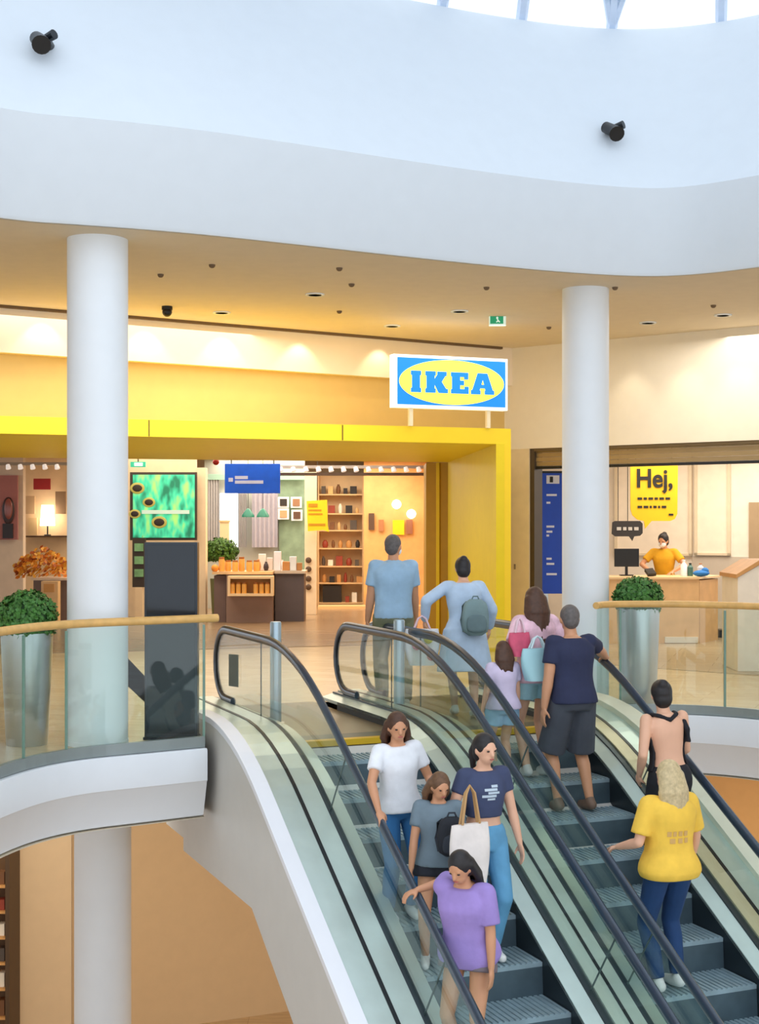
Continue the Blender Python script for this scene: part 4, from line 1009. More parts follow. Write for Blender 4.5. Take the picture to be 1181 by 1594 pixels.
# lower-left shop shelf
t = thing('display_shelf', 'dark shelf unit full of goods at the lower left edge', 'shelf', P(0, 1594, 17.0))
x0, x1 = P(-40, 0, 17).x, P(13, 0, 17).x
MB().box((x1, 17.2, (ZL - .65) / 2), (.05, .5, 4.3)).build('side_panel', mat('dkwood', (76, 54, 30), .6), t)
MB().box(((x0 + x1) / 2, 17.45, (ZL - .65) / 2), (x1 - x0, .04, 4.3)).build('back_panel', mat('dkback', (110, 80, 48), .6), t)
rnd = random.Random(3); i = 0
for y in (1380, 1420, 1460, 1500, 1540, 1585):
    z = P(0, y, 17).z; MB().box(((x0 + x1) / 2, 17.2, z), (x1 - x0, .45, .025)).build('shelf_board', woodm, t)
    for xx in (-8, 4):
        c = rnd.randrange(7); a = P(xx, y, 17.1); h_ = rnd.uniform(.12, .2)
        o = MB().box((a.x, 17.1, z + .014 + h_ / 2), (.075, .12, h_)).build('storage_box', gm[c])
        tag(o, '%s box, %s on the %s visible board of the lower left shelf' % (names[c], 'right one' if xx == 4 else 'left one', ['topmost', 'second', 'third', 'fourth', 'fifth', 'lowest'][i]), 'box', 'goods on the lower left shelf')
    i += 1

# ------------------------------------------------------------------ people
def bake(mb, voxel, smooth_it=4):
    me = bpy.data.meshes.new('tmp'); me.from_pydata([tuple(v) for v in mb.v], [], mb.f)
    bm = bmesh.new(); bm.from_mesh(me); bmesh.ops.recalc_face_normals(bm, faces=bm.faces); bm.to_mesh(me); bm.free()
    ob = bpy.data.objects.new('tmp', me); C.objects.link(ob)
    r = ob.modifiers.new('r', 'REMESH'); r.mode = 'VOXEL'; r.voxel_size = voxel
    s = ob.modifiers.new('s', 'SMOOTH'); s.iterations = smooth_it; s.factor = .5
    dg = bpy.context.evaluated_depsgraph_get(); dg.update()
    out = bpy.data.meshes.new_from_object(ob.evaluated_get(dg))
    bpy.data.objects.remove(ob); bpy.data.meshes.remove(me)
    return out
def mesh_child(me, name, m, parent):
    me.name = name; me.materials.clear(); me.materials.append(m)
    for p in me.polygons: p.use_smooth = True; p.material_index = 0
    o = bpy.data.objects.new(name, me); C.objects.link(o); o.parent = parent; ROOT[o] = ROOT[parent]
    return o
def ik(a, b, l1, l2, pole):
    d = b - a; L_ = d.length; mx = (l1 + l2) * .998
    if L_ > mx: b = a + d * (mx / L_); d = b - a; L_ = mx
    x = (l1 * l1 - l2 * l2 + L_ * L_) / (2 * L_); h = sqrt(max(0, l1 * l1 - x * x)); dn = d / L_
    pp = pole - dn * pole.dot(dn); pp.normalize()
    return a + dn * x + pp * h, b

def fabric(name, c): return mat(name, c, .85, var=.1, scale=7, bump=.35, bscale=9)
skin_l = mat('skin_light', (226, 176, 146), .5, var=.05); skin_t = mat('skin_tan', (204, 148, 112), .5, var=.05)

def person(label, loc, yaw, H=1.65, male=False, skin=skin_l, lean=0., roll=0., head_yaw=0., head_pitch=0.,
           feet=((-.09, .0, 0), (.09, .0, 0)), hands=None, poles=None, top=('tee', None), bottom=('jeans', None), hair=('short', None), mask=None, shoes=None, extra=None, wide=1., grip=(0, 0)):
    s = H / 1.7
    root = thing('person', label, 'person', loc, yaw)
    Mr = ROOT[root]; inv = Mr.inverted()
    sw_ = (.172 if male else .16) * s * wide
    RotT = Matrix.Rotation(-radians(lean), 4, 'X') @ Matrix.Rotation(radians(roll), 4, 'Y')
    zf = min(f[2] for f in feet)
    hipz = .90 * s + (min(f[2] for f in feet)) - .02
    piv = V((0, 0, hipz))
    def TT(p): return piv + RotT @ (V(p) - piv)       # torso transform
    hs = .095 * s
    hipL, hipR = V((-hs, 0, hipz)), V((hs, 0, hipz))
    ft = [V(f) * 1.0 for f in feet]
    legs = []
    for hip, f, sx in ((hipL, ft[0], -1), (hipR, ft[1], 1)):
        ank = V((f.x, f.y, f.z + .085 * s)); kn, ank = ik(hip, ank, .43 * s, .41 * s, V((sx * .12, 1, 0)))
        legs.append((hip, kn, ank, f))
    z0 = hipz - .90 * s
    shz = z0 + 1.40 * s
    shs = [TT((-sw_, 0, shz)), TT((sw_, 0, shz))]
    if hands is None: hands = (None, None)
    arms = []
    for i, (sh, hd, sx) in enumerate(zip(shs, hands, (-1, 1))):
        if hd is None: hd = sh + V((sx * .05, .05, -.52 * s))
        else:
            hd = V(hd)
        pole = V(poles[i]) if poles and poles[i] else V((sx * .5, -1, -.2))
        el, wr = ik(sh, hd, .285 * s, .245 * s, pole); arms.append((sh, el, wr))
    # ---- torso sections
    ww = (1.1 if male else 1.) * wide
    sect = [(.84, .135, .10, 0), (.90, .17 if not male else .165, .12, -.01), (.97, .165 if not male else .16, .115, -.008), (1.05, .125 if not male else .15, .098, 0), (1.12, .122 if not male else .152, .097, .004), (1.2, .138 if not male else .165, .105, .006), (1.28, .15 if not male else .18, .115 if not male else .12, .006), (1.35, .155 if not male else .185, .1, -.004), (1.41, .12, .078, -.012), (1.445, .062, .06, -.012)]
    def ringat(z, hw_, hd_, yo, infl=0., n=24):
        out = []
        for k in range(n):
            a = 2 * pi * k / n; cx, sx = cos(a), sin(a)
            e = .85
            out.append(TT((math.copysign(abs(cx) ** e, cx) * (hw_ * s * wide + infl), yo * s + math.copysign(abs(sx) ** e, sx) * (hd_ * s * wide + infl), z0 + z * s)))
        return out
    def interp(z):
        for a, b in zip(sect, sect[1:]):
            if a[0] <= z <= b[0]:
                q = (z - a[0]) / (b[0] - a[0]); return tuple(a[i] + (b[i] - a[i]) * q for i in range(4))
        return sect[0] if z < sect[0][0] else sect[-1]
    def torso(mb, za, zb, infl, flare=0., n=12):
        rs = []
        for i in range(n + 1):
            z = za + (zb - za) * i / n; q = interp(z); fi = infl + flare * max(0, 1 - i / (n * .55))
            rs.append(ringat(z, q[1], q[2], q[3], fi))
        mb.rings(rs)
    body = MB(); torso(body, .84, 1.445, 0)
    hc = TT((0, .015 * s, z0 + 1.585 * s))
    HR = RotT.to_3x3() @ Matrix.Rotation(radians(head_yaw), 3, 'Z') @ Matrix.Rotation(-radians(head_pitch) , 3, 'X')
    hcen = TT((0, .012 * s, z0 + 1.50 * s))
    hc = hcen + HR @ V((0, .005 * s, .085 * s))
    def HH(x, y, z): return hc + HR @ (V((x, y, z)) * s)
    body.capsule(TT((0, -.012 * s, z0 + 1.40 * s)), .058 * s, hcen, .052 * s)
    body.ball(HH(0, -.004, .012), (.074 * s, .092 * s, .1 * s), 20, HR)
    body.ball(HH(0, .028, -.045), (.055 * s, .058 * s, .062 * s), 16, HR)      # jaw
    body.capsule(HH(0, .084, .01), .012 * s, HH(0, .1, -.022), .016 * s, 8)        # nose
    for sx in (-1, 1):
        body.ball(HH(sx * .075, -.005, -.005), (.012 * s, .02 * s, .032 * s), 8, HR)
        body.ball(HH(sx * .03, .078, .022), (.022 * s, .012 * s, .008 * s), 8, HR)     # brow
    body.ball(HH(0, .083, -.052), (.024 * s, .012 * s, .011 * s), 8, HR)
    for (hip, kn, ank, f) in legs:
        body.capsule(hip, .086 * s, kn, .056 * s); mid = kn.lerp(ank, .3) - V((0, .015 * s, 0))
        body.capsule(kn, .053 * s, mid, .055 * s); body.capsule(mid, .053 * s, ank, .035 * s)
        body.capsule(ank - V((0, .025 * s, .03 * s)), .036 * s, ank + V((0, .08 * s, -.052 * s)), .032 * s)
        body.capsule(ank + V((0, .08 * s, -.055 * s)), .03 * s, ank + V((0, .135 * s, -.06 * s)), .024 * s)
    for i, (sh, el, wr) in enumerate(arms):
        sx = -1 if i == 0 else 1; am = 1.15 if male else 1.
        body.capsule(sh, .052 * s * am, el, .038 * s * am); body.capsule(el, .038 * s * am, el.lerp(wr, .3), .039 * s * am); body.capsule(el.lerp(wr, .3), .039 * s * am, wr, .025 * s * am)
        d = (wr - el).normalized(); g = grip[i]
        if g: d = (d + V((0, .5, -.05))).normalized()
        side = d.cross(V((0, 0, 1))); side = side.normalized() if side.length > .1 else V((0, 1, 0))
        if abs(d.z) > .6: fan = V((0, 1, 0)) - d * d.y
        else: fan = side
        fan.normalize(); nrm = d.cross(fan).normalized()
        if nrm.x * sx > 0 and abs(d.z) > .6: nrm = -nrm
        if abs(d.z) <= .6 and nrm.z > 0: nrm = -nrm        # palm looks down
        palm = wr + d * .05 * s
        Mp = Matrix((fan, d, nrm)).transposed()
        body.ball(palm, (.04 * s, .05 * s, .018 * s), 12, Mp)
        for q, (off, ln) in enumerate(((-.028, .07), (-.0095, .08), (.0095, .077), (.028, .06))):
            b0_ = palm + d * .038 * s + fan * off * s; c1_ = 0.35 + g * .5
            j1 = b0_ + (d + nrm * c1_ * .7).normalized() * ln * .5 * s; j2 = j1 + (d + nrm * c1_ * 2.2).normalized() * ln * .5 * s
            body.capsule(b0_, .0095 * s, j1, .0088 * s, 8); body.capsule(j1, .0088 * s, j2, .0075 * s, 8)
        tb_ = wr + d * .025 * s - fan * .03 * s * (1 if True else -1)
        body.capsule(tb_, .012 * s, tb_ + (d * .6 - fan * .5 + nrm * .4).normalized() * .035 * s, .011 * s, 8)
        body.capsule(tb_ + (d * .6 - fan * .5 + nrm * .4).normalized() * .035 * s, .011 * s, tb_ + (d * .9 - fan * .35 + nrm * .6).normalized() * .065 * s, .009 * s, 8)
    mesh_child(bake(body, .0085, 4), 'body', skin, root)
    # ---- clothes
    kind, tm = top
    if kind:
        g = MB(); bottom_z = {'tee': .90, 'crop': 1.09, 'long': .88, 'dress': .86, 'tank': 1.0, 'polo': .9, 'loose': .86}[kind]
        inf = {'tee': .02, 'crop': .016, 'long': .03, 'dress': .02, 'tank': .012, 'polo': .024, 'loose': .034}[kind]
        topz = 1.43 if kind != 'tank' else 1.36
        torso(g, bottom_z, topz, inf, flare=(.02 if kind in ('tee', 'loose', 'long') else 0))
        if kind == 'dress':
            rs = []
            for i in range(7):
                z = .95 - .45 * i / 6; rs.append(ringat(z, .17 + .012 * i, .125 + .012 * i, -.005, .03))
            g.rings(rs[::-1])
        if kind != 'tank':
            sl = {'tee': .62, 'crop': .5, 'polo': .68, 'loose': .8, 'long': 1., 'dress': 1.}[kind]
            for (sh, el, wr) in arms:
                inn = sh.lerp(TT((0, 0, shz)), .3)
                g.capsule(inn, .05 * s + inf * .4, sh, .052 * s * (1.1 if male else 1) + inf * .4)
                e_ = sh.lerp(el, sl); rr = (.05 if male else .043) * s + inf * .95
                a_ = sh; n_ = 6
                d_ = (e_ - a_).normalized(); x_ = d_.orthogonal().normalized(); y_ = d_.cross(x_)
                rs = [[a_.lerp(e_, q / n_) + (x_ * cos(2 * pi * k / 14) + y_ * sin(2 * pi * k / 14)) * ((.052 * s + inf * .5) * (1 - q / n_) + rr * q / n_) for k in range(14)] for q in range(n_ + 1)]
                g.rings(rs)
                if kind in ('long', 'dress'):
                    g.capsule(el, .045 * s + inf * .7, el.lerp(wr, .85), .034 * s + inf * .6)
        else:
            for sx in (-1, 1):
                g.tube([TT((sx * .09 * s, .085 * s, z0 + 1.33 * s)), TT((sx * .085 * s, .06 * s, z0 + 1.42 * s)), TT((sx * .085 * s, -.0 * s, z0 + 1.455 * s)), TT((sx * .08 * s, -.07 * s, z0 + 1.42 * s)), TT((sx * .07 * s, -.11 * s, z0 + 1.33 * s))], .017, 8)
        if kind == 'polo':
            g.tube([TT((.062 * s * cos(a), -.012 * s + .062 * s * sin(a), z0 + 1.445 * s)) for a in [2 * pi * k / 16 for k in range(17)]], .016, 8)
        nm = {'tee': 't_shirt', 'crop': 'cropped_shirt', 'long': 'blouse', 'dress': 'tunic_dress', 'tank': 'tank_top', 'polo': 'polo_shirt', 'loose': 't_shirt'}[kind]
        mesh_child(bake(g, .011, 6), nm, tm, root)
    kind, bmn = bottom
    if kind:
        g = MB(); topz = 1.05 if kind != 'skirt' else 1.0; inf = {'jeans': .012, 'shorts': .02, 'skirt': .02, 'briefs': .02, 'pants': .022}[kind]
        torso(g, .84, topz - .02, inf)
        for (hip, kn, ank, f) in legs:
            if kind in ('jeans', 'pants'):
                g.capsule(hip, .088 * s + inf, kn, .056 * s + inf); mid = kn.lerp(ank, .3) - V((0, .015 * s, 0))
                g.capsule(kn, .054 * s + inf, mid, .055 * s + inf); en = mid.lerp(ank, .93)
                d_ = (en - mid).normalized(); x_ = d_.orthogonal().normalized(); y_ = d_.cross(x_)
                g.rings([[mid.lerp(en, q / 4) + (x_ * cos(2 * pi * k / 14) + y_ * sin(2 * pi * k / 14)) * (.054 * s + inf - q / 4 * (.012 * s)) for k in range(14)] for q in range(5)])
            else:
                fr_ = {'shorts': .98 if male else .42, 'skirt': .4, 'briefs': .25}[kind]; en = hip.lerp(kn, fr_)
                a_ = hip + V((0, 0, .03)); d_ = (en - a_).normalized(); x_ = d_.orthogonal().normalized(); y_ = d_.cross(x_)
                r1_ = (.088 if not male else .085) * s + inf
                g.rings([[a_.lerp(en, q / 4) + (x_ * cos(2 * pi * k / 16) + y_ * sin(2 * pi * k / 16)) * (.088 * s + inf + (r1_ - .088 * s - inf) * q / 4 + .004 * q) for k in range(16)] for q in range(5)])
        mesh_child(bake(g, .011, 5), {'jeans': 'jeans', 'pants': 'trousers', 'shorts': 'shorts', 'skirt': 'skirt', 'briefs': 'shorts'}[kind], bmn, root)
    # shoes
    shm = shoes or mat('shoe_white', (232, 232, 230), .5)
    for (hip, kn, ank, f) in legs:
        g = MB(); g.capsule(ank - V((0, .03 * s, .03 * s)), .043 * s, ank + V((0, .08 * s, -.045 * s)), .042 * s); g.capsule(ank + V((0, .08 * s, -.048 * s)), .04 * s, ank + V((0, .15 * s, -.052 * s)), .033 * s)
        g.capsule(ank - V((0, .005, .0)), .043 * s, ank - V((0, .01, .03 * s)), .043 * s)
        me = bake(g, .01, 3)
        for v in me.vertices: v.co.z = max(v.co.z, ank.z - .085 * s + .001)
        mesh_child(me, 'shoe', shm, root)
    # hair
    hk, hm_ = hair
    g = MB()
    if hk == 'short':
        g.ball(HH(0, -.016, .03), (.081 * s, .092 * s, .092 * s), 18, HR); g.ball(HH(0, -.045, -.01), (.07 * s, .06 * s, .075 * s), 14, HR)
    else:
        g.ball(HH(0, -.018, .028), (.086 * s, .098 * s, .1 * s), 18, HR); g.ball(HH(0, -.04, -.02), (.08 * s, .07 * s, .09 * s), 14, HR)
        rnd = random.Random(len(label))
        if hk == 'long' or hk == 'mid':
            ln = .36 if hk == 'long' else .24
            for i in range(13):
                a = pi * (i / 12) + pi; q = cos(a); x0_ = .078 * q; y0_ = -.03 + .06 * sin(a)
                g.capsule(HH(x0_, y0_ + .0, .02), .03 * s, HH(x0_ * 1.25 + rnd.uniform(-.01, .01), y0_ * 1.25 - .02, -.1), .03 * s, 8)
                g.capsule(HH(x0_ * 1.25, y0_ * 1.2 - .02, -.1), .03 * s, HH(x0_ * 1.1 + rnd.uniform(-.02, .02), y0_ * 1.3 - .03, -ln * rnd.uniform(.85, 1.05)), .015 * s, 8)
        if hk == 'bun':
            g.ball(HH(0, -.075, .085), (.045 * s, .045 * s, .045 * s), 14, HR)
        if hk == 'pony':
            g.capsule(HH(0, -.1, .05), .03 * s, HH(0, -.15, -.05), .035 * s); g.capsule(HH(0, -.15, -.05), .035 * s, HH(0, -.13, -.22), .014 * s)
    mesh_child(bake(g, .0085, 3), 'hair', hm_, root)
    for sx in (-1, 1):
        e = MB(); e.ball(HH(sx * .03, .08, .008), (.0125 * s, .008 * s, .008 * s), 10, HR); e = e
        me = bpy.data.meshes.new('eye'); me.from_pydata([tuple(v) for v in e.v], [], e.f); mesh_child(me, 'eye', mat('eye_dark', (52, 40, 36), .25), root)
    if mask is None:
        e = MB(); e.ball(HH(0, .0905, -.052), (.022 * s, .007 * s, .007 * s), 10, HR)
        me = bpy.data.meshes.new('lips'); me.from_pydata([tuple(v) for v in e.v], [], e.f); mesh_child(me, 'lips', mat('lip_rose', (176, 96, 88), .5), root)
    else:
        e = MB(); e.ball(HH(0, .045, -.042), (.062 * s, .062 * s, .052 * s), 16, HR)
        for sx in (-1, 1): e.tube([HH(sx * .05, .07, -.02), HH(sx * .078, -.0, .0)], .003 * s, 6)
        me = bpy.data.meshes.new('face_mask'); me.from_pydata([tuple(v) for v in e.v], [], e.f); mesh_child(me, 'face_mask', mask, root)
    return root, dict(shs=shs, arms=arms, s=s, z0=z0, TT=TT, HH=HH, hipz=hipz, legs=legs)

def decal(root, boxes, m, side, dn, inf):
    "print lying on the shirt: boxes are (x, z, w, h) in the person's own frame"
    from mathutils.bvhtree import BVHTree
    sh = [c for c in bpy.data.objects if c.parent == root and 'shirt' in c.name][0]
    me0 = sh.data; bv = BVHTree.FromPolygons([v.co.copy() for v in me0.vertices], [tuple(p.vertices) for p in me0.polygons])
    vs = []; fs = []
    for x, z, w_, h_ in boxes:
        o_ = len(vs); n_ = 5; ok = True
        for i in range(n_ + 1):
            for j in range(3):
                px = x + w_ * (i / n_ - .5); pz = z + h_ * (j / 2 - .5)
                hit = bv.ray_cast(V((px, side * 1.0, pz)), V((0, -side, 0)))[0]
                if hit is None: ok = False; hit = V((px, 0, pz))
                vs.append(hit + V((0, side * .004, 0)))
        if ok:
            for i in range(n_):
                for j in range(2): a = o_ + i * 3 + j; fs.append((a, a + 1, a + 4, a + 3))
    me = bpy.data.meshes.new('shirt_print'); me.from_pydata([tuple(v) for v in vs], [], fs)
    o = mesh_child(me, 'shirt_print', m, sh); return o
def yaw_of(d): return math.atan2(d.y, d.x) - pi / 2
UP_YAW = yaw_of(U); DN_YAW = yaw_of(-U)
def solve(t_guess, hx, hy, H):
    "place a person on an escalator so the top of the head is seen at (hx, hy)"
    t, k = t_guess, -1.
    def proj(t, k):
        p = E(t, k, HZ + DZS + T30 * k + H) if k < KS0 else E(t, k, H); return CX + p.x / p.y * F, YH - (p.z - H0) / p.y * F
    for _ in range(40):
        x, y = proj(t, k); ax, ay = proj(t + .01, k); bx, by = proj(t, k + .01)
        a, b, c, d = (ax - x) / .01, (bx - x) / .01, (ay - y) / .01, (by - y) / .01
        det = a * d - b * c
        if abs(det) < 1e-6: break
        ex, ey = hx - x, hy - y; t += (ex * d - b * ey) / det * .7; k += (a * ey - c * ex) / det * .7
    return t, k
def stand(hx, hy, H, tclamp, tg=1.):
    t, k = solve(tg, hx, hy, H); tt = max(tclamp[0], min(tclamp[1], t))
    if k < KS0:
        i = ffloor((KS0 - k) / .4); kc = KS0 - .4 * (i + .5); k2 = max(kc - .1, min(kc + .1, k)); z = -.2309 * (i + .5) + .009
    else: k2 = k; z = .011
    print('PLACE head', hx, hy, 't %.2f->%.2f k %.2f->%.2f z %.2f' % (t, tt, k, k2, z))
    return E(tt, k2, z), tt, k2
def to_local(loc, yaw, p): return (Matrix.Translation(loc) @ Matrix.Rotation(yaw, 4, 'Z')).inverted() @ V(p)
def rail_at(t, py):
    a, b = -8., 1.5
    for _ in range(40):
        m = (a + b) / 2; p = rail_pt(t, m); y = YH - (p.z - H0) / p.y * F
        if y > py: a = m
        else: b = m
    return rail_pt(t, a)
def rail_pt(t, k): return E(t, k, prof(k, HZ, 0) + .05)
def ribbon(mb, pts, w, th=.006):
    mb.tube(pts, w, 8, flat=.35)

jeans = fabric('denim_blue', (44, 104, 158)); jeansl = fabric('denim_light', (98, 160, 200)); jeansd = fabric('denim_dark', (28, 62, 108))
hair_b = mat('hair_brown', (76, 48, 32), .55, var=.2, scale=40); hair_k = mat('hair_black', (30, 26, 28), .5, var=.2, scale=40)
hair_bl = mat('hair_blond', (196, 176, 134), .5, var=.2, scale=40); hair_g = mat('hair_grey', (96, 90, 88), .6, var=.2, scale=40)
hair_m = mat('hair_mid', (104, 74, 50), .55, var=.2, scale=40)
tA = (tA0 + .42, tA1 - .38); tB = (tB0 + .4, tB1 - .4)
maskw = mat('mask_white', (236, 238, 242), .7)

# 1 white t-shirt woman
loc, tt, k = stand(606, 1103, 1.5, (.27, .9))
h = to_local(loc, DN_YAW, rail_at(tA0, 1262)); 
person('woman in white t-shirt and blue jeans going down, holding the leftmost handrail', loc, DN_YAW, 1.52, roll=3, skin=skin_t, head_yaw=-8, head_pitch=8, top=('tee', fabric('tee_white', (234, 238, 244))), bottom=('jeans', jeans), hair=('mid', hair_b),
       feet=((-.09, .0, 0), (.09, .02, 0)), hands=(V((-.22, .2, .88)), h), poles=((-.4, -1, 0), (1, -.6, 0)), grip=(0, 1), lean=3)
# 2 navy crop top woman
loc, tt, k = stand(752, 1138, 1.62, (.34, .98))
sc2 = to_local(loc, DN_YAW, rail_pt(tA1, k - .3))
r2, i2 = person('woman in dark blue cropped top and light jeans going down, hand beside the middle handrail', loc, DN_YAW, 1.62, skin=skin_l, head_yaw=10, head_pitch=6, top=('crop', fabric('crop_navy', (62, 72, 104))), bottom=('jeans', jeansl), hair=('pony', hair_k),
       feet=((-.08, .0, 0), (.08, .03, 0)), hands=(V((-.24, .1, .82)), V((.2, .18, .92))), poles=((-.6, -1, 0), (.6, -1, 0)))
decal(r2, [(-.03, 1.245, .05, .018), (.0, 1.222, .1, .018), (-.02, 1.2, .09, .016), (.015, 1.178, .11, .018), (.0, 1.156, .06, .014)], mat('print_pale_blue', (190, 206, 220), .7), 1, 0, 0)
# 3 purple t-shirt woman
loc, tt, k = stand(690, 1330, 1.46, (.22, .72)); Y3 = DN_YAW - radians(48)
person('woman in lilac purple oversized t-shirt holding the leftmost handrail', loc, Y3, 1.52, skin=skin_t, head_yaw=-6, head_pitch=16, lean=11, wide=1.06, top=('loose', fabric('tee_purple', (158, 136, 204))), bottom=('briefs', fabric('grey_shorts', (120, 110, 118))), hair=('long', hair_k),
       hands=(V((-.2, .12, .74)), to_local(loc, Y3, rail_at(tA0, 1385))), poles=((-.4, -1, 0), (.6, -1, -.2)), grip=(0, 1))
# 4 brown-haired companion with white tote
loc, tt, k = stand(682, 1204, 1.36, (.36, .95))
loc4 = loc; rot4 = DN_YAW - radians(25)
r4, i4 = person('brown haired person in grey top behind the woman in purple, beside the white tote bag', loc, rot4, 1.38, skin=skin_t, head_yaw=25, head_pitch=20, top=('tee', fabric('tee_slate', (112, 130, 142))), bottom=('briefs', fabric('dark_shorts', (34, 38, 48))), hair=('mid', hair_m),
       hands=(V((-.17, -.12, .66)), V((.2, .14, .62))), poles=((-.6, -1, 0), (.6, -1, 0)))
# tote bag hanging at the side (own thing)
def tote(c, w_, h_, d_, rz, m, label, sm, strap=.25, name='tote_bag'):
    t = thing(name, label, 'bag', V(c) - V((0, 0, h_ / 2)), rz)
    Rz = Matrix.Rotation(rz, 3, 'Z'); rs = []
    for i in range(9):
        q = i / 8; z = (q - .5) * h_; ww_ = w_ / 2 * (.78 + .35 * sin(q * pi * .75)); dd = d_ / 2 * (1.1 - .75 * q)
        rs.append([V(c) + Rz @ V((math.copysign(abs(cos(a)) ** .6, cos(a)) * ww_, math.copysign(abs(sin(a)) ** .8, sin(a)) * dd, z)) for a in [2 * pi * k_ / 24 for k_ in range(24)]])
    MB().rings(rs).build('bag_body', m, t, smooth=True)
    for sg in (-1, 1):
        MB().tube([V(c) + Rz @ V((-w_ * .25, sg * d_ * .15, h_ / 2)), V(c) + Rz @ V((-w_ * .12, sg * .01, h_ / 2 + strap * .8)), V(c) + Rz @ V((0, 0, h_ / 2 + strap)), V(c) + Rz @ V((w_ * .12, sg * .01, h_ / 2 + strap * .8)), V(c) + Rz @ V((w_ * .25, sg * d_ * .15, h_ / 2))], .009, 8).build('strap', sm, t, smooth=True)
    return t
cb = P(731, 1335, loc4.y - .3)
tote(cb, .28, .46, .12, .5, fabric('canvas_white', (234, 226, 220)), 'white canvas tote bag with straps carried between the two women going down', mat('strap_tan', (190, 150, 100), .6), .26)
def backpack(c, w_, d_, h_, rz, m1, m2, label, face):
    "rounded pack: body, front pocket (towards face), top handle and two shoulder straps"
    c = V(c); t = thing('backpack', label, 'backpack', c - V((0, 0, h_ / 2)), rz); Rz = Matrix.Rotation(rz, 3, 'Z')
    def sup(cc, a, b, h, n=24):
        rs = []
        for i in range(11):
            q = -1 + 2 * i / 10; q = max(-.985, min(.985, q)); k_ = (1 - abs(q) ** 4) ** .25 * (1 - .14 * max(0, q))
            rs.append([V(cc) + Rz @ V((math.copysign(abs(cos(u)) ** .6, cos(u)) * a * k_, math.copysign(abs(sin(u)) ** .6, sin(u)) * b * k_, q * h)) for u in [2 * pi * e / n for e in range(n)]])
        return MB().rings(rs)
    sup(c, w_ / 2, d_ / 2, h_ / 2).build('pack_body', m1, t, smooth=True)
    sup(c + Rz @ V((0, face * d_ * .5, -h_ * .16)), w_ * .38, d_ * .22, h_ * .24).build('front_pocket', m2, t, smooth=True)
    MB().tube([c + Rz @ V((-.035, 0, h_ * .47)), c + Rz @ V((-.02, 0, h_ * .47 + .035)), c + Rz @ V((.02, 0, h_ * .47 + .035)), c + Rz @ V((.035, 0, h_ * .47))], .007, 8).build('handle', m2, t, smooth=True)
    for sx in (-1, 1):
        MB().tube([c + Rz @ V((sx * w_ * .3, -face * d_ * .3, h_ * .42)), c + Rz @ V((sx * w_ * .4, -face * d_ * .75, h_ * .3)), c + Rz @ V((sx * w_ * .45, -face * d_ * .8, -h_ * .1)), c + Rz @ V((sx * w_ * .4, -face * d_ * .35, -h_ * .4))], .014, 8, flat=.5).build('strap', m2, t, smooth=True)
    return t
backpack(P(703, 1302, loc4.y - .2), .2, .11, .27, .15, fabric('nylon_black', (30, 34, 42)), fabric('nylon_dark', (44, 50, 60)), 'small black backpack in front of the white tote bag', -1)

# 5 navy man going up
loc, tt, k = stand(892, 930, 1.74, (tB[0], tB1 - .38), 2.2)
h = to_local(loc, UP_YAW, rail_at(tB1, 1024))
person('man in navy t-shirt and dark grey shorts going up, hand on the right handrail', loc, UP_YAW, 1.74, True, skin=skin_t, head_yaw=-12, top=('tee', fabric('tee_navy', (40, 46, 76))), bottom=('shorts', fabric('shorts_grey', (72, 76, 86))), hair=('short', hair_g),
       hands=(V((-.27, .02, .84)), h), poles=((-.25, -1, 0), (.5, -1, -.4)), feet=((-.13, .03, 0), (.13, -.05, 0)), lean=4, grip=(0, 1), wide=1., shoes=mat('shoe_brown', (120, 96, 80), .6))
# 6 girl
loc, tt, k = stand(779, 998, 1.2, (tB0 + .17, tB1 - .4), 1.9)
person('little girl with brown hair in lilac top and light blue shorts going up', loc, UP_YAW, 1.2, skin=skin_l, top=('tee', fabric('tee_lilac', (208, 196, 222))), bottom=('shorts', fabric('shorts_sky', (158, 196, 226))), hair=('mid', hair_b), feet=((-.06, 0, 0), (.07, .03, 0)))
# 7 woman with shopping bags
loc, tt, k = stand(834, 903, 1.64, (tB[0], tB[1]), 2.2)
r7, i7 = person('woman with long brown hair in pink and white top ahead of the man in navy', loc, UP_YAW, 1.64, skin=skin_l, top=('loose', mat('top_pinkwhite', (232, 190, 204), .85, var=.3, scale=9)), bottom=('skirt', fabric('skirt_aqua', (158, 202, 212))), hair=('long', hair_b), hands=(V((-.32, .0, .92)), V((.26, .12, .95))), lean=2)
lw = Matrix.Translation(loc) @ Matrix.Rotation(UP_YAW, 4, 'Z')
tote(P(808, 1003, loc.y - .2), .18, .2, .1, UP_YAW, mat('bag_pink', (206, 82, 112), .6, var=.3), 'pink shopping bag carried by the long haired woman going up', mat('strap_pink', (230, 200, 210), .6), .12, 'shopping_bag')
tote(P(836, 1034, loc.y - .24), .27, .27, .14, UP_YAW, mat('bag_aqua', (164, 208, 216), .6), 'pale aqua shopping bag behind the long haired woman going up', mat('strap_aqua', (200, 222, 226), .6), .1, 'shopping_bag')
# 8 woman with bare back
loc, tt, k = stand(1047, 1075, 1.66, (tB[0], tB1 - .24), 2.4)
r8, i8 = person('woman with dark bun and bare back in black top going up by the right handrail', loc, UP_YAW - radians(5), 1.66, skin=skin_l, roll=-3, head_yaw=-12, top=(None, None), bottom=('jeans', fabric('trousers_black', (26, 28, 36))), hair=('bun', hair_k), hands=(V((-.2, .12, .9)), V((.14, .3, .98))), lean=5)
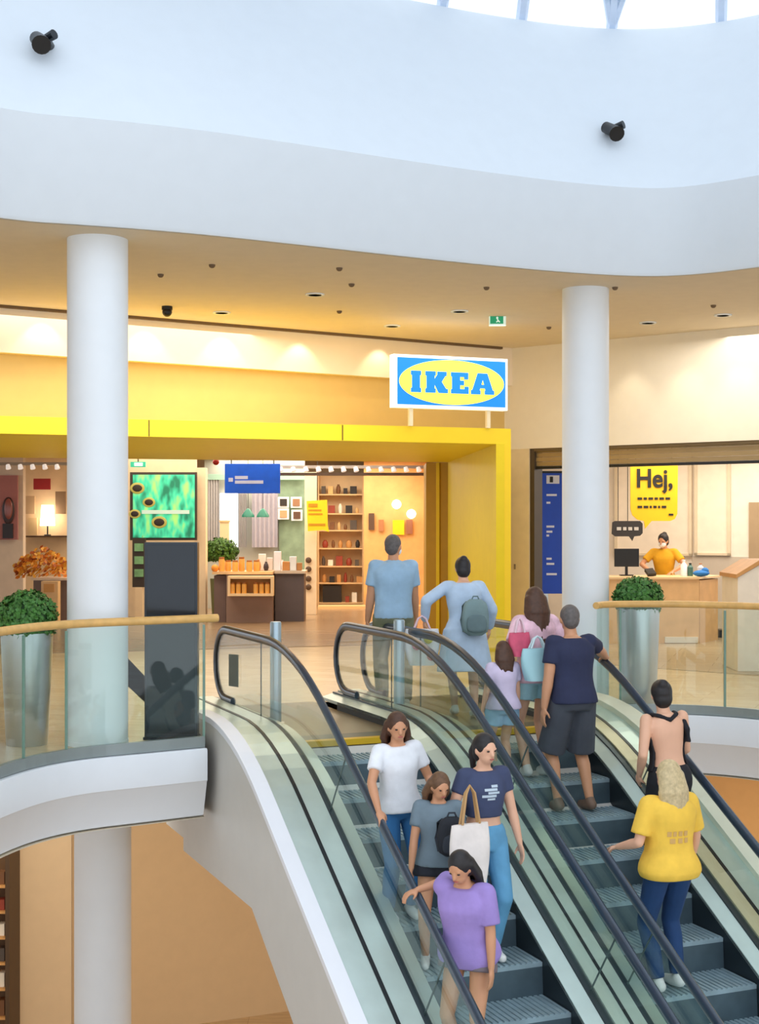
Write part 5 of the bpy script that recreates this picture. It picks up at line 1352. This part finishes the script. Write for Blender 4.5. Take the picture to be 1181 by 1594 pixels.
# black open-back top: front panel plus straps
g = MB(); TT8 = i8['TT']; s8 = i8['s']; z08 = i8['z0']
def sec8(z, hw_, hd_):
    out = []
    for k_ in range(25):
        a = -.1 * pi + 1.2 * pi * k_ / 24; out.append(TT8((cos(a) * hw_, sin(a) * hd_, z)))
    inn = []
    for k_ in range(24, -1, -1):
        a = -.1 * pi + 1.2 * pi * k_ / 24; inn.append(TT8((cos(a) * (hw_ - .02), sin(a) * (hd_ - .02), z)))
    return out + inn
g.rings([sec8(z08 + z * s8, (w_ + .014) * s8, (d_ + .014) * s8) for z, w_, d_ in ((.99, .168, .122), (1.06, .14, .11), (1.14, .13, .108), (1.22, .148, .116), (1.3, .16, .124), (1.36, .16, .112))])
g.tube([TT8((x * s8, y * s8, z08 + z * s8)) for x, y, z in ((-.12, .07, 1.34), (-.1, .02, 1.44), (-.08, -.06, 1.43), (0, -.1, 1.39), (.08, -.06, 1.43), (.1, .02, 1.44), (.12, .07, 1.34))], .02, 8)
g.tube([TT8((x * s8, y * s8, z08 + z * s8)) for x, y, z in ((.15, -.02, 1.38), (.155, -.08, 1.3), (.16, -.07, 1.2))], .025, 8)
mesh_child(bake(g, .011, 3), 'open_back_top', fabric('top_black', (22, 24, 32)), r8)
# 9 blond woman in yellow
loc, tt, k = stand(1042, 1196, 1.66, (tB[0], tB1 - .36), 2.3)
tgt = P(962, 1318, loc.y + .1)
r9, i9 = person('blond woman in yellow t-shirt and dark blue jeans going up, left arm held out', loc, UP_YAW, 1.66, skin=skin_l, head_yaw=6, top=('loose', fabric('tee_yellow', (240, 196, 74))), bottom=('jeans', jeansd), hair=('long', hair_bl), hands=(to_local(loc, UP_YAW, tgt), V((.26, .12, .86))), poles=((-.3, -.4, -1), (.8, -1, 0)), feet=((-.09, 0, 0), (.1, .04, 0)), wide=1.1)
decal(r9, [(-.085, 1.15, .03, .035), (-.045, 1.15, .025, .035), (.0, 1.15, .03, .035), (.045, 1.15, .03, .035), (-.06, 1.1, .04, .035), (.0, 1.1, .035, .035), (.05, 1.1, .03, .035)], mat('print_ochre2', (206, 164, 96), .7), -1, 0, 0)
# 10 polo man on the landing
D10 = 13.9
loc = V(((612 - CX) / F * D10, D10, 0.002))
r10, i10 = person('man in light blue polo shirt walking away towards the shop, wearing a white mask', loc, radians(4), 1.74, True, skin=skin_t, head_yaw=-28, top=('polo', fabric('polo_blue', (158, 192, 220))), bottom=('pants', fabric('pants_khaki', (128, 132, 106))), hair=('short', hair_g), mask=maskw,
       hands=(V((-.25, .06, .86)), V((.23, .12, .88))), feet=((-.1, .1, 0), (.11, -.12, 0)), poles=((-.15, -1, 0), (.15, -1, 0)), wide=1.03)
# 11 woman in pale blue tunic with bag
D11 = 13.3
loc = V(((722 - CX) / F * D11, D11, .012)); loc = E(2.03, .98, .013)
r11, i11 = person('woman with dark bun in pale blue tunic dress walking off the right escalator', loc, radians(8), 1.52, skin=skin_l, head_pitch=6, top=('dress', fabric('tunic_blue', (186, 208, 232))), bottom=(None, None), hair=('bun', hair_k), hands=(V((-.36, .1, .9)), V((.27, .12, .82))), feet=((-.07, .1, 0), (.08, -.1, 0)), wide=1.1, lean=5, poles=((-1, -.6, 0), (.6, -1, 0)))
lw = Matrix.Translation(loc) @ Matrix.Rotation(radians(8), 4, 'Z')
tote(lw @ V((-.4, .02, .66)), .3, .34, .12, .1, mat('bag_white', (238, 236, 238), .6), 'white shopping bag with pink and yellow print held by the woman in the tunic', mat('strap_pink', (230, 200, 210), .6), .12, 'shopping_bag')
bg = [o for o in bpy.data.objects if o.name.startswith('shopping_bag') and o.parent is None][-1]
for dx, dz, c in ((-.06, .02, mat('patch_pink', (222, 70, 110), .6)), (.05, .08, mat('patch_yellow', (236, 226, 80), .6)), (.08, -.08, mat('patch_red', (214, 40, 70), .6))):
    MB().ball(lw @ V((-.4 + dx, -.05, .66 + dz)), (.045, .02, .045), 12).build('printed_patch', c, bg, smooth=True)
backpack(lw @ V((.06, -.225, .95)), .25, .12, .34, radians(8), fabric('pack_green', (122, 146, 148)), fabric('pack_grey', (104, 126, 130)), 'grey green backpack on the back of the woman in the tunic', -1)
# 12 cashier
D12 = 22.55
loc = V(((1034 - CX) / F * D12, D12, .008))
person('cashier in golden yellow shirt with white mask behind the cash desk', loc, pi - radians(20), 1.68, skin=skin_t, head_yaw=-15, head_pitch=12, top=('polo', fabric('shirt_gold', (214, 160, 30))), bottom=('pants', fabric('pants_dark', (40, 44, 60))), hair=('bun', hair_k), mask=maskw, hands=(V((-.18, .3, 1.06)), V((.18, .3, 1.06))), poles=((-1, -.4, 0), (1, -.4, 0)), lean=6, wide=1.05)
# phone held by polo man
ph = i10['arms'][1][2]; 

# ------------------------------------------------------------------ lights
def area(name, loc, size, power, col, rot=(0, 0, 0), sy=None, spread=None):
    l = bpy.data.lights.new(name, 'AREA'); l.energy = power; l.color = col; l.size = size
    if spread: l.spread = spread
    if sy: l.shape = 'RECTANGLE'; l.size_y = sy
    o = bpy.data.objects.new(name, l); C.objects.link(o); o.location = loc; o.rotation_euler = rot
    return o
warm = (1, .88, .71); warm2 = (1, .94, .86)
area('shop_lamp', (-2.5, 26, 3.15), 5, 300, warm, sy=6)
area('shop_lamp', (-1.5, 29.2, 3.15), 4, 160, warm, sy=2)
area('portal_fill', (-1.6, 18.4, 2.74), 3.5, 45, warm2, sy=2.2)  # unseen fill added to brighten the yellow reveal and soffit
area('front_fill', (-2.2, 13.6, 4.05), 5, 42, warm2, rot=(radians(50), 0, radians(20)), sy=.6, spread=radians(75))  # added fill aimed at the shop front to lift the yellow header
area('cashier_lamp', (5.2, 21.3, 3.2), 3.5, 165, (1, .88, .74), sy=3)
area('gallery_lamp', (-1.5, 16.0, 4.1), 7, 95, warm2, sy=2)
area('gallery_lamp', (4.2, 16.2, 4.1), 3, 60, warm2, sy=2)
area('lower_lamp', (-3.5, 15.5, -.8), 5, 130, (1, .92, .80), sy=4)
area('lower_lamp', (4.5, 14.5, -.8), 4, 120, (1, .86, .66), sy=3)
area('skylight_lamp', (0.8, 6.0, 6.9), 7, 60, (.86, .93, 1), sy=7)
# wall washers over the cream strip
def spot(loc, power, col, size=1.2, blend=.6, tgt=None):
    l = bpy.data.lights.new('wall_washer', 'SPOT'); l.energy = power; l.color = col; l.spot_size = size; l.spot_blend = blend; l.shadow_soft_size = .03
    o = bpy.data.objects.new('wall_washer', l); C.objects.link(o); o.location = loc
    d = (V(tgt) - V(loc)) if tgt else V((0, 0, -1)); o.rotation_euler = d.to_track_quat('-Z', 'Y').to_euler()
for px in (-60, 65, 225, 345, 465, 590, 700):
    q = V(((px - CX) / F, 1)); s_ = (W0.x * q.y - W0.y * q.x) / (wd.y * q.x - wd.x * q.y); pp = W0 + wd * s_ - wn * .22
    spot((pp.x, pp.y, ZC - .02), 9, (1, .84, .62), 1.5, .5, (pp.x + wn.x * .16, pp.y + wn.y * .16, ZC - .6))
for px in (985, 1070, 1150):
    q = V(((px - CX) / F, 1)); s_ = (R0.x * q.y - R0.y * q.x) / (rd.y * q.x - rd.x * q.y); pp = R0 + rd * s_ - rn * .4
    spot((pp.x, pp.y, ZC - .02), 13, (1, .86, .66), 1.1, .8, (pp.x + rn.x * .3, pp.y + rn.y * .3, ZC - 1.2))

# world
w = bpy.data.worlds.new('World'); bpy.context.scene.world = w; w.use_nodes = True
bg = w.node_tree.nodes['Background']; bg.inputs['Color'].default_value = (.87, .925, 1, 1); bg.inputs['Strength'].default_value = 1.35

# camera
cd = bpy.data.cameras.new('Camera'); cam = bpy.data.objects.new('Camera', cd); C.objects.link(cam)
cam.location = (0, 0, H0); cam.rotation_euler = (pi / 2, 0, 0)
cd.sensor_fit = 'VERTICAL'; cd.sensor_height = 24; cd.lens = 24 * F / 1594
cd.shift_y = (YH - 797) / 1594; cd.clip_end = 200
sc = bpy.context.scene; sc.camera = cam
sc.view_settings.view_transform = 'Standard'; sc.view_settings.look = 'None'; sc.view_settings.gamma = 1; sc.view_settings.exposure = .13
sc.cycles.max_bounces = 10; sc.cycles.transparent_max_bounces = 24
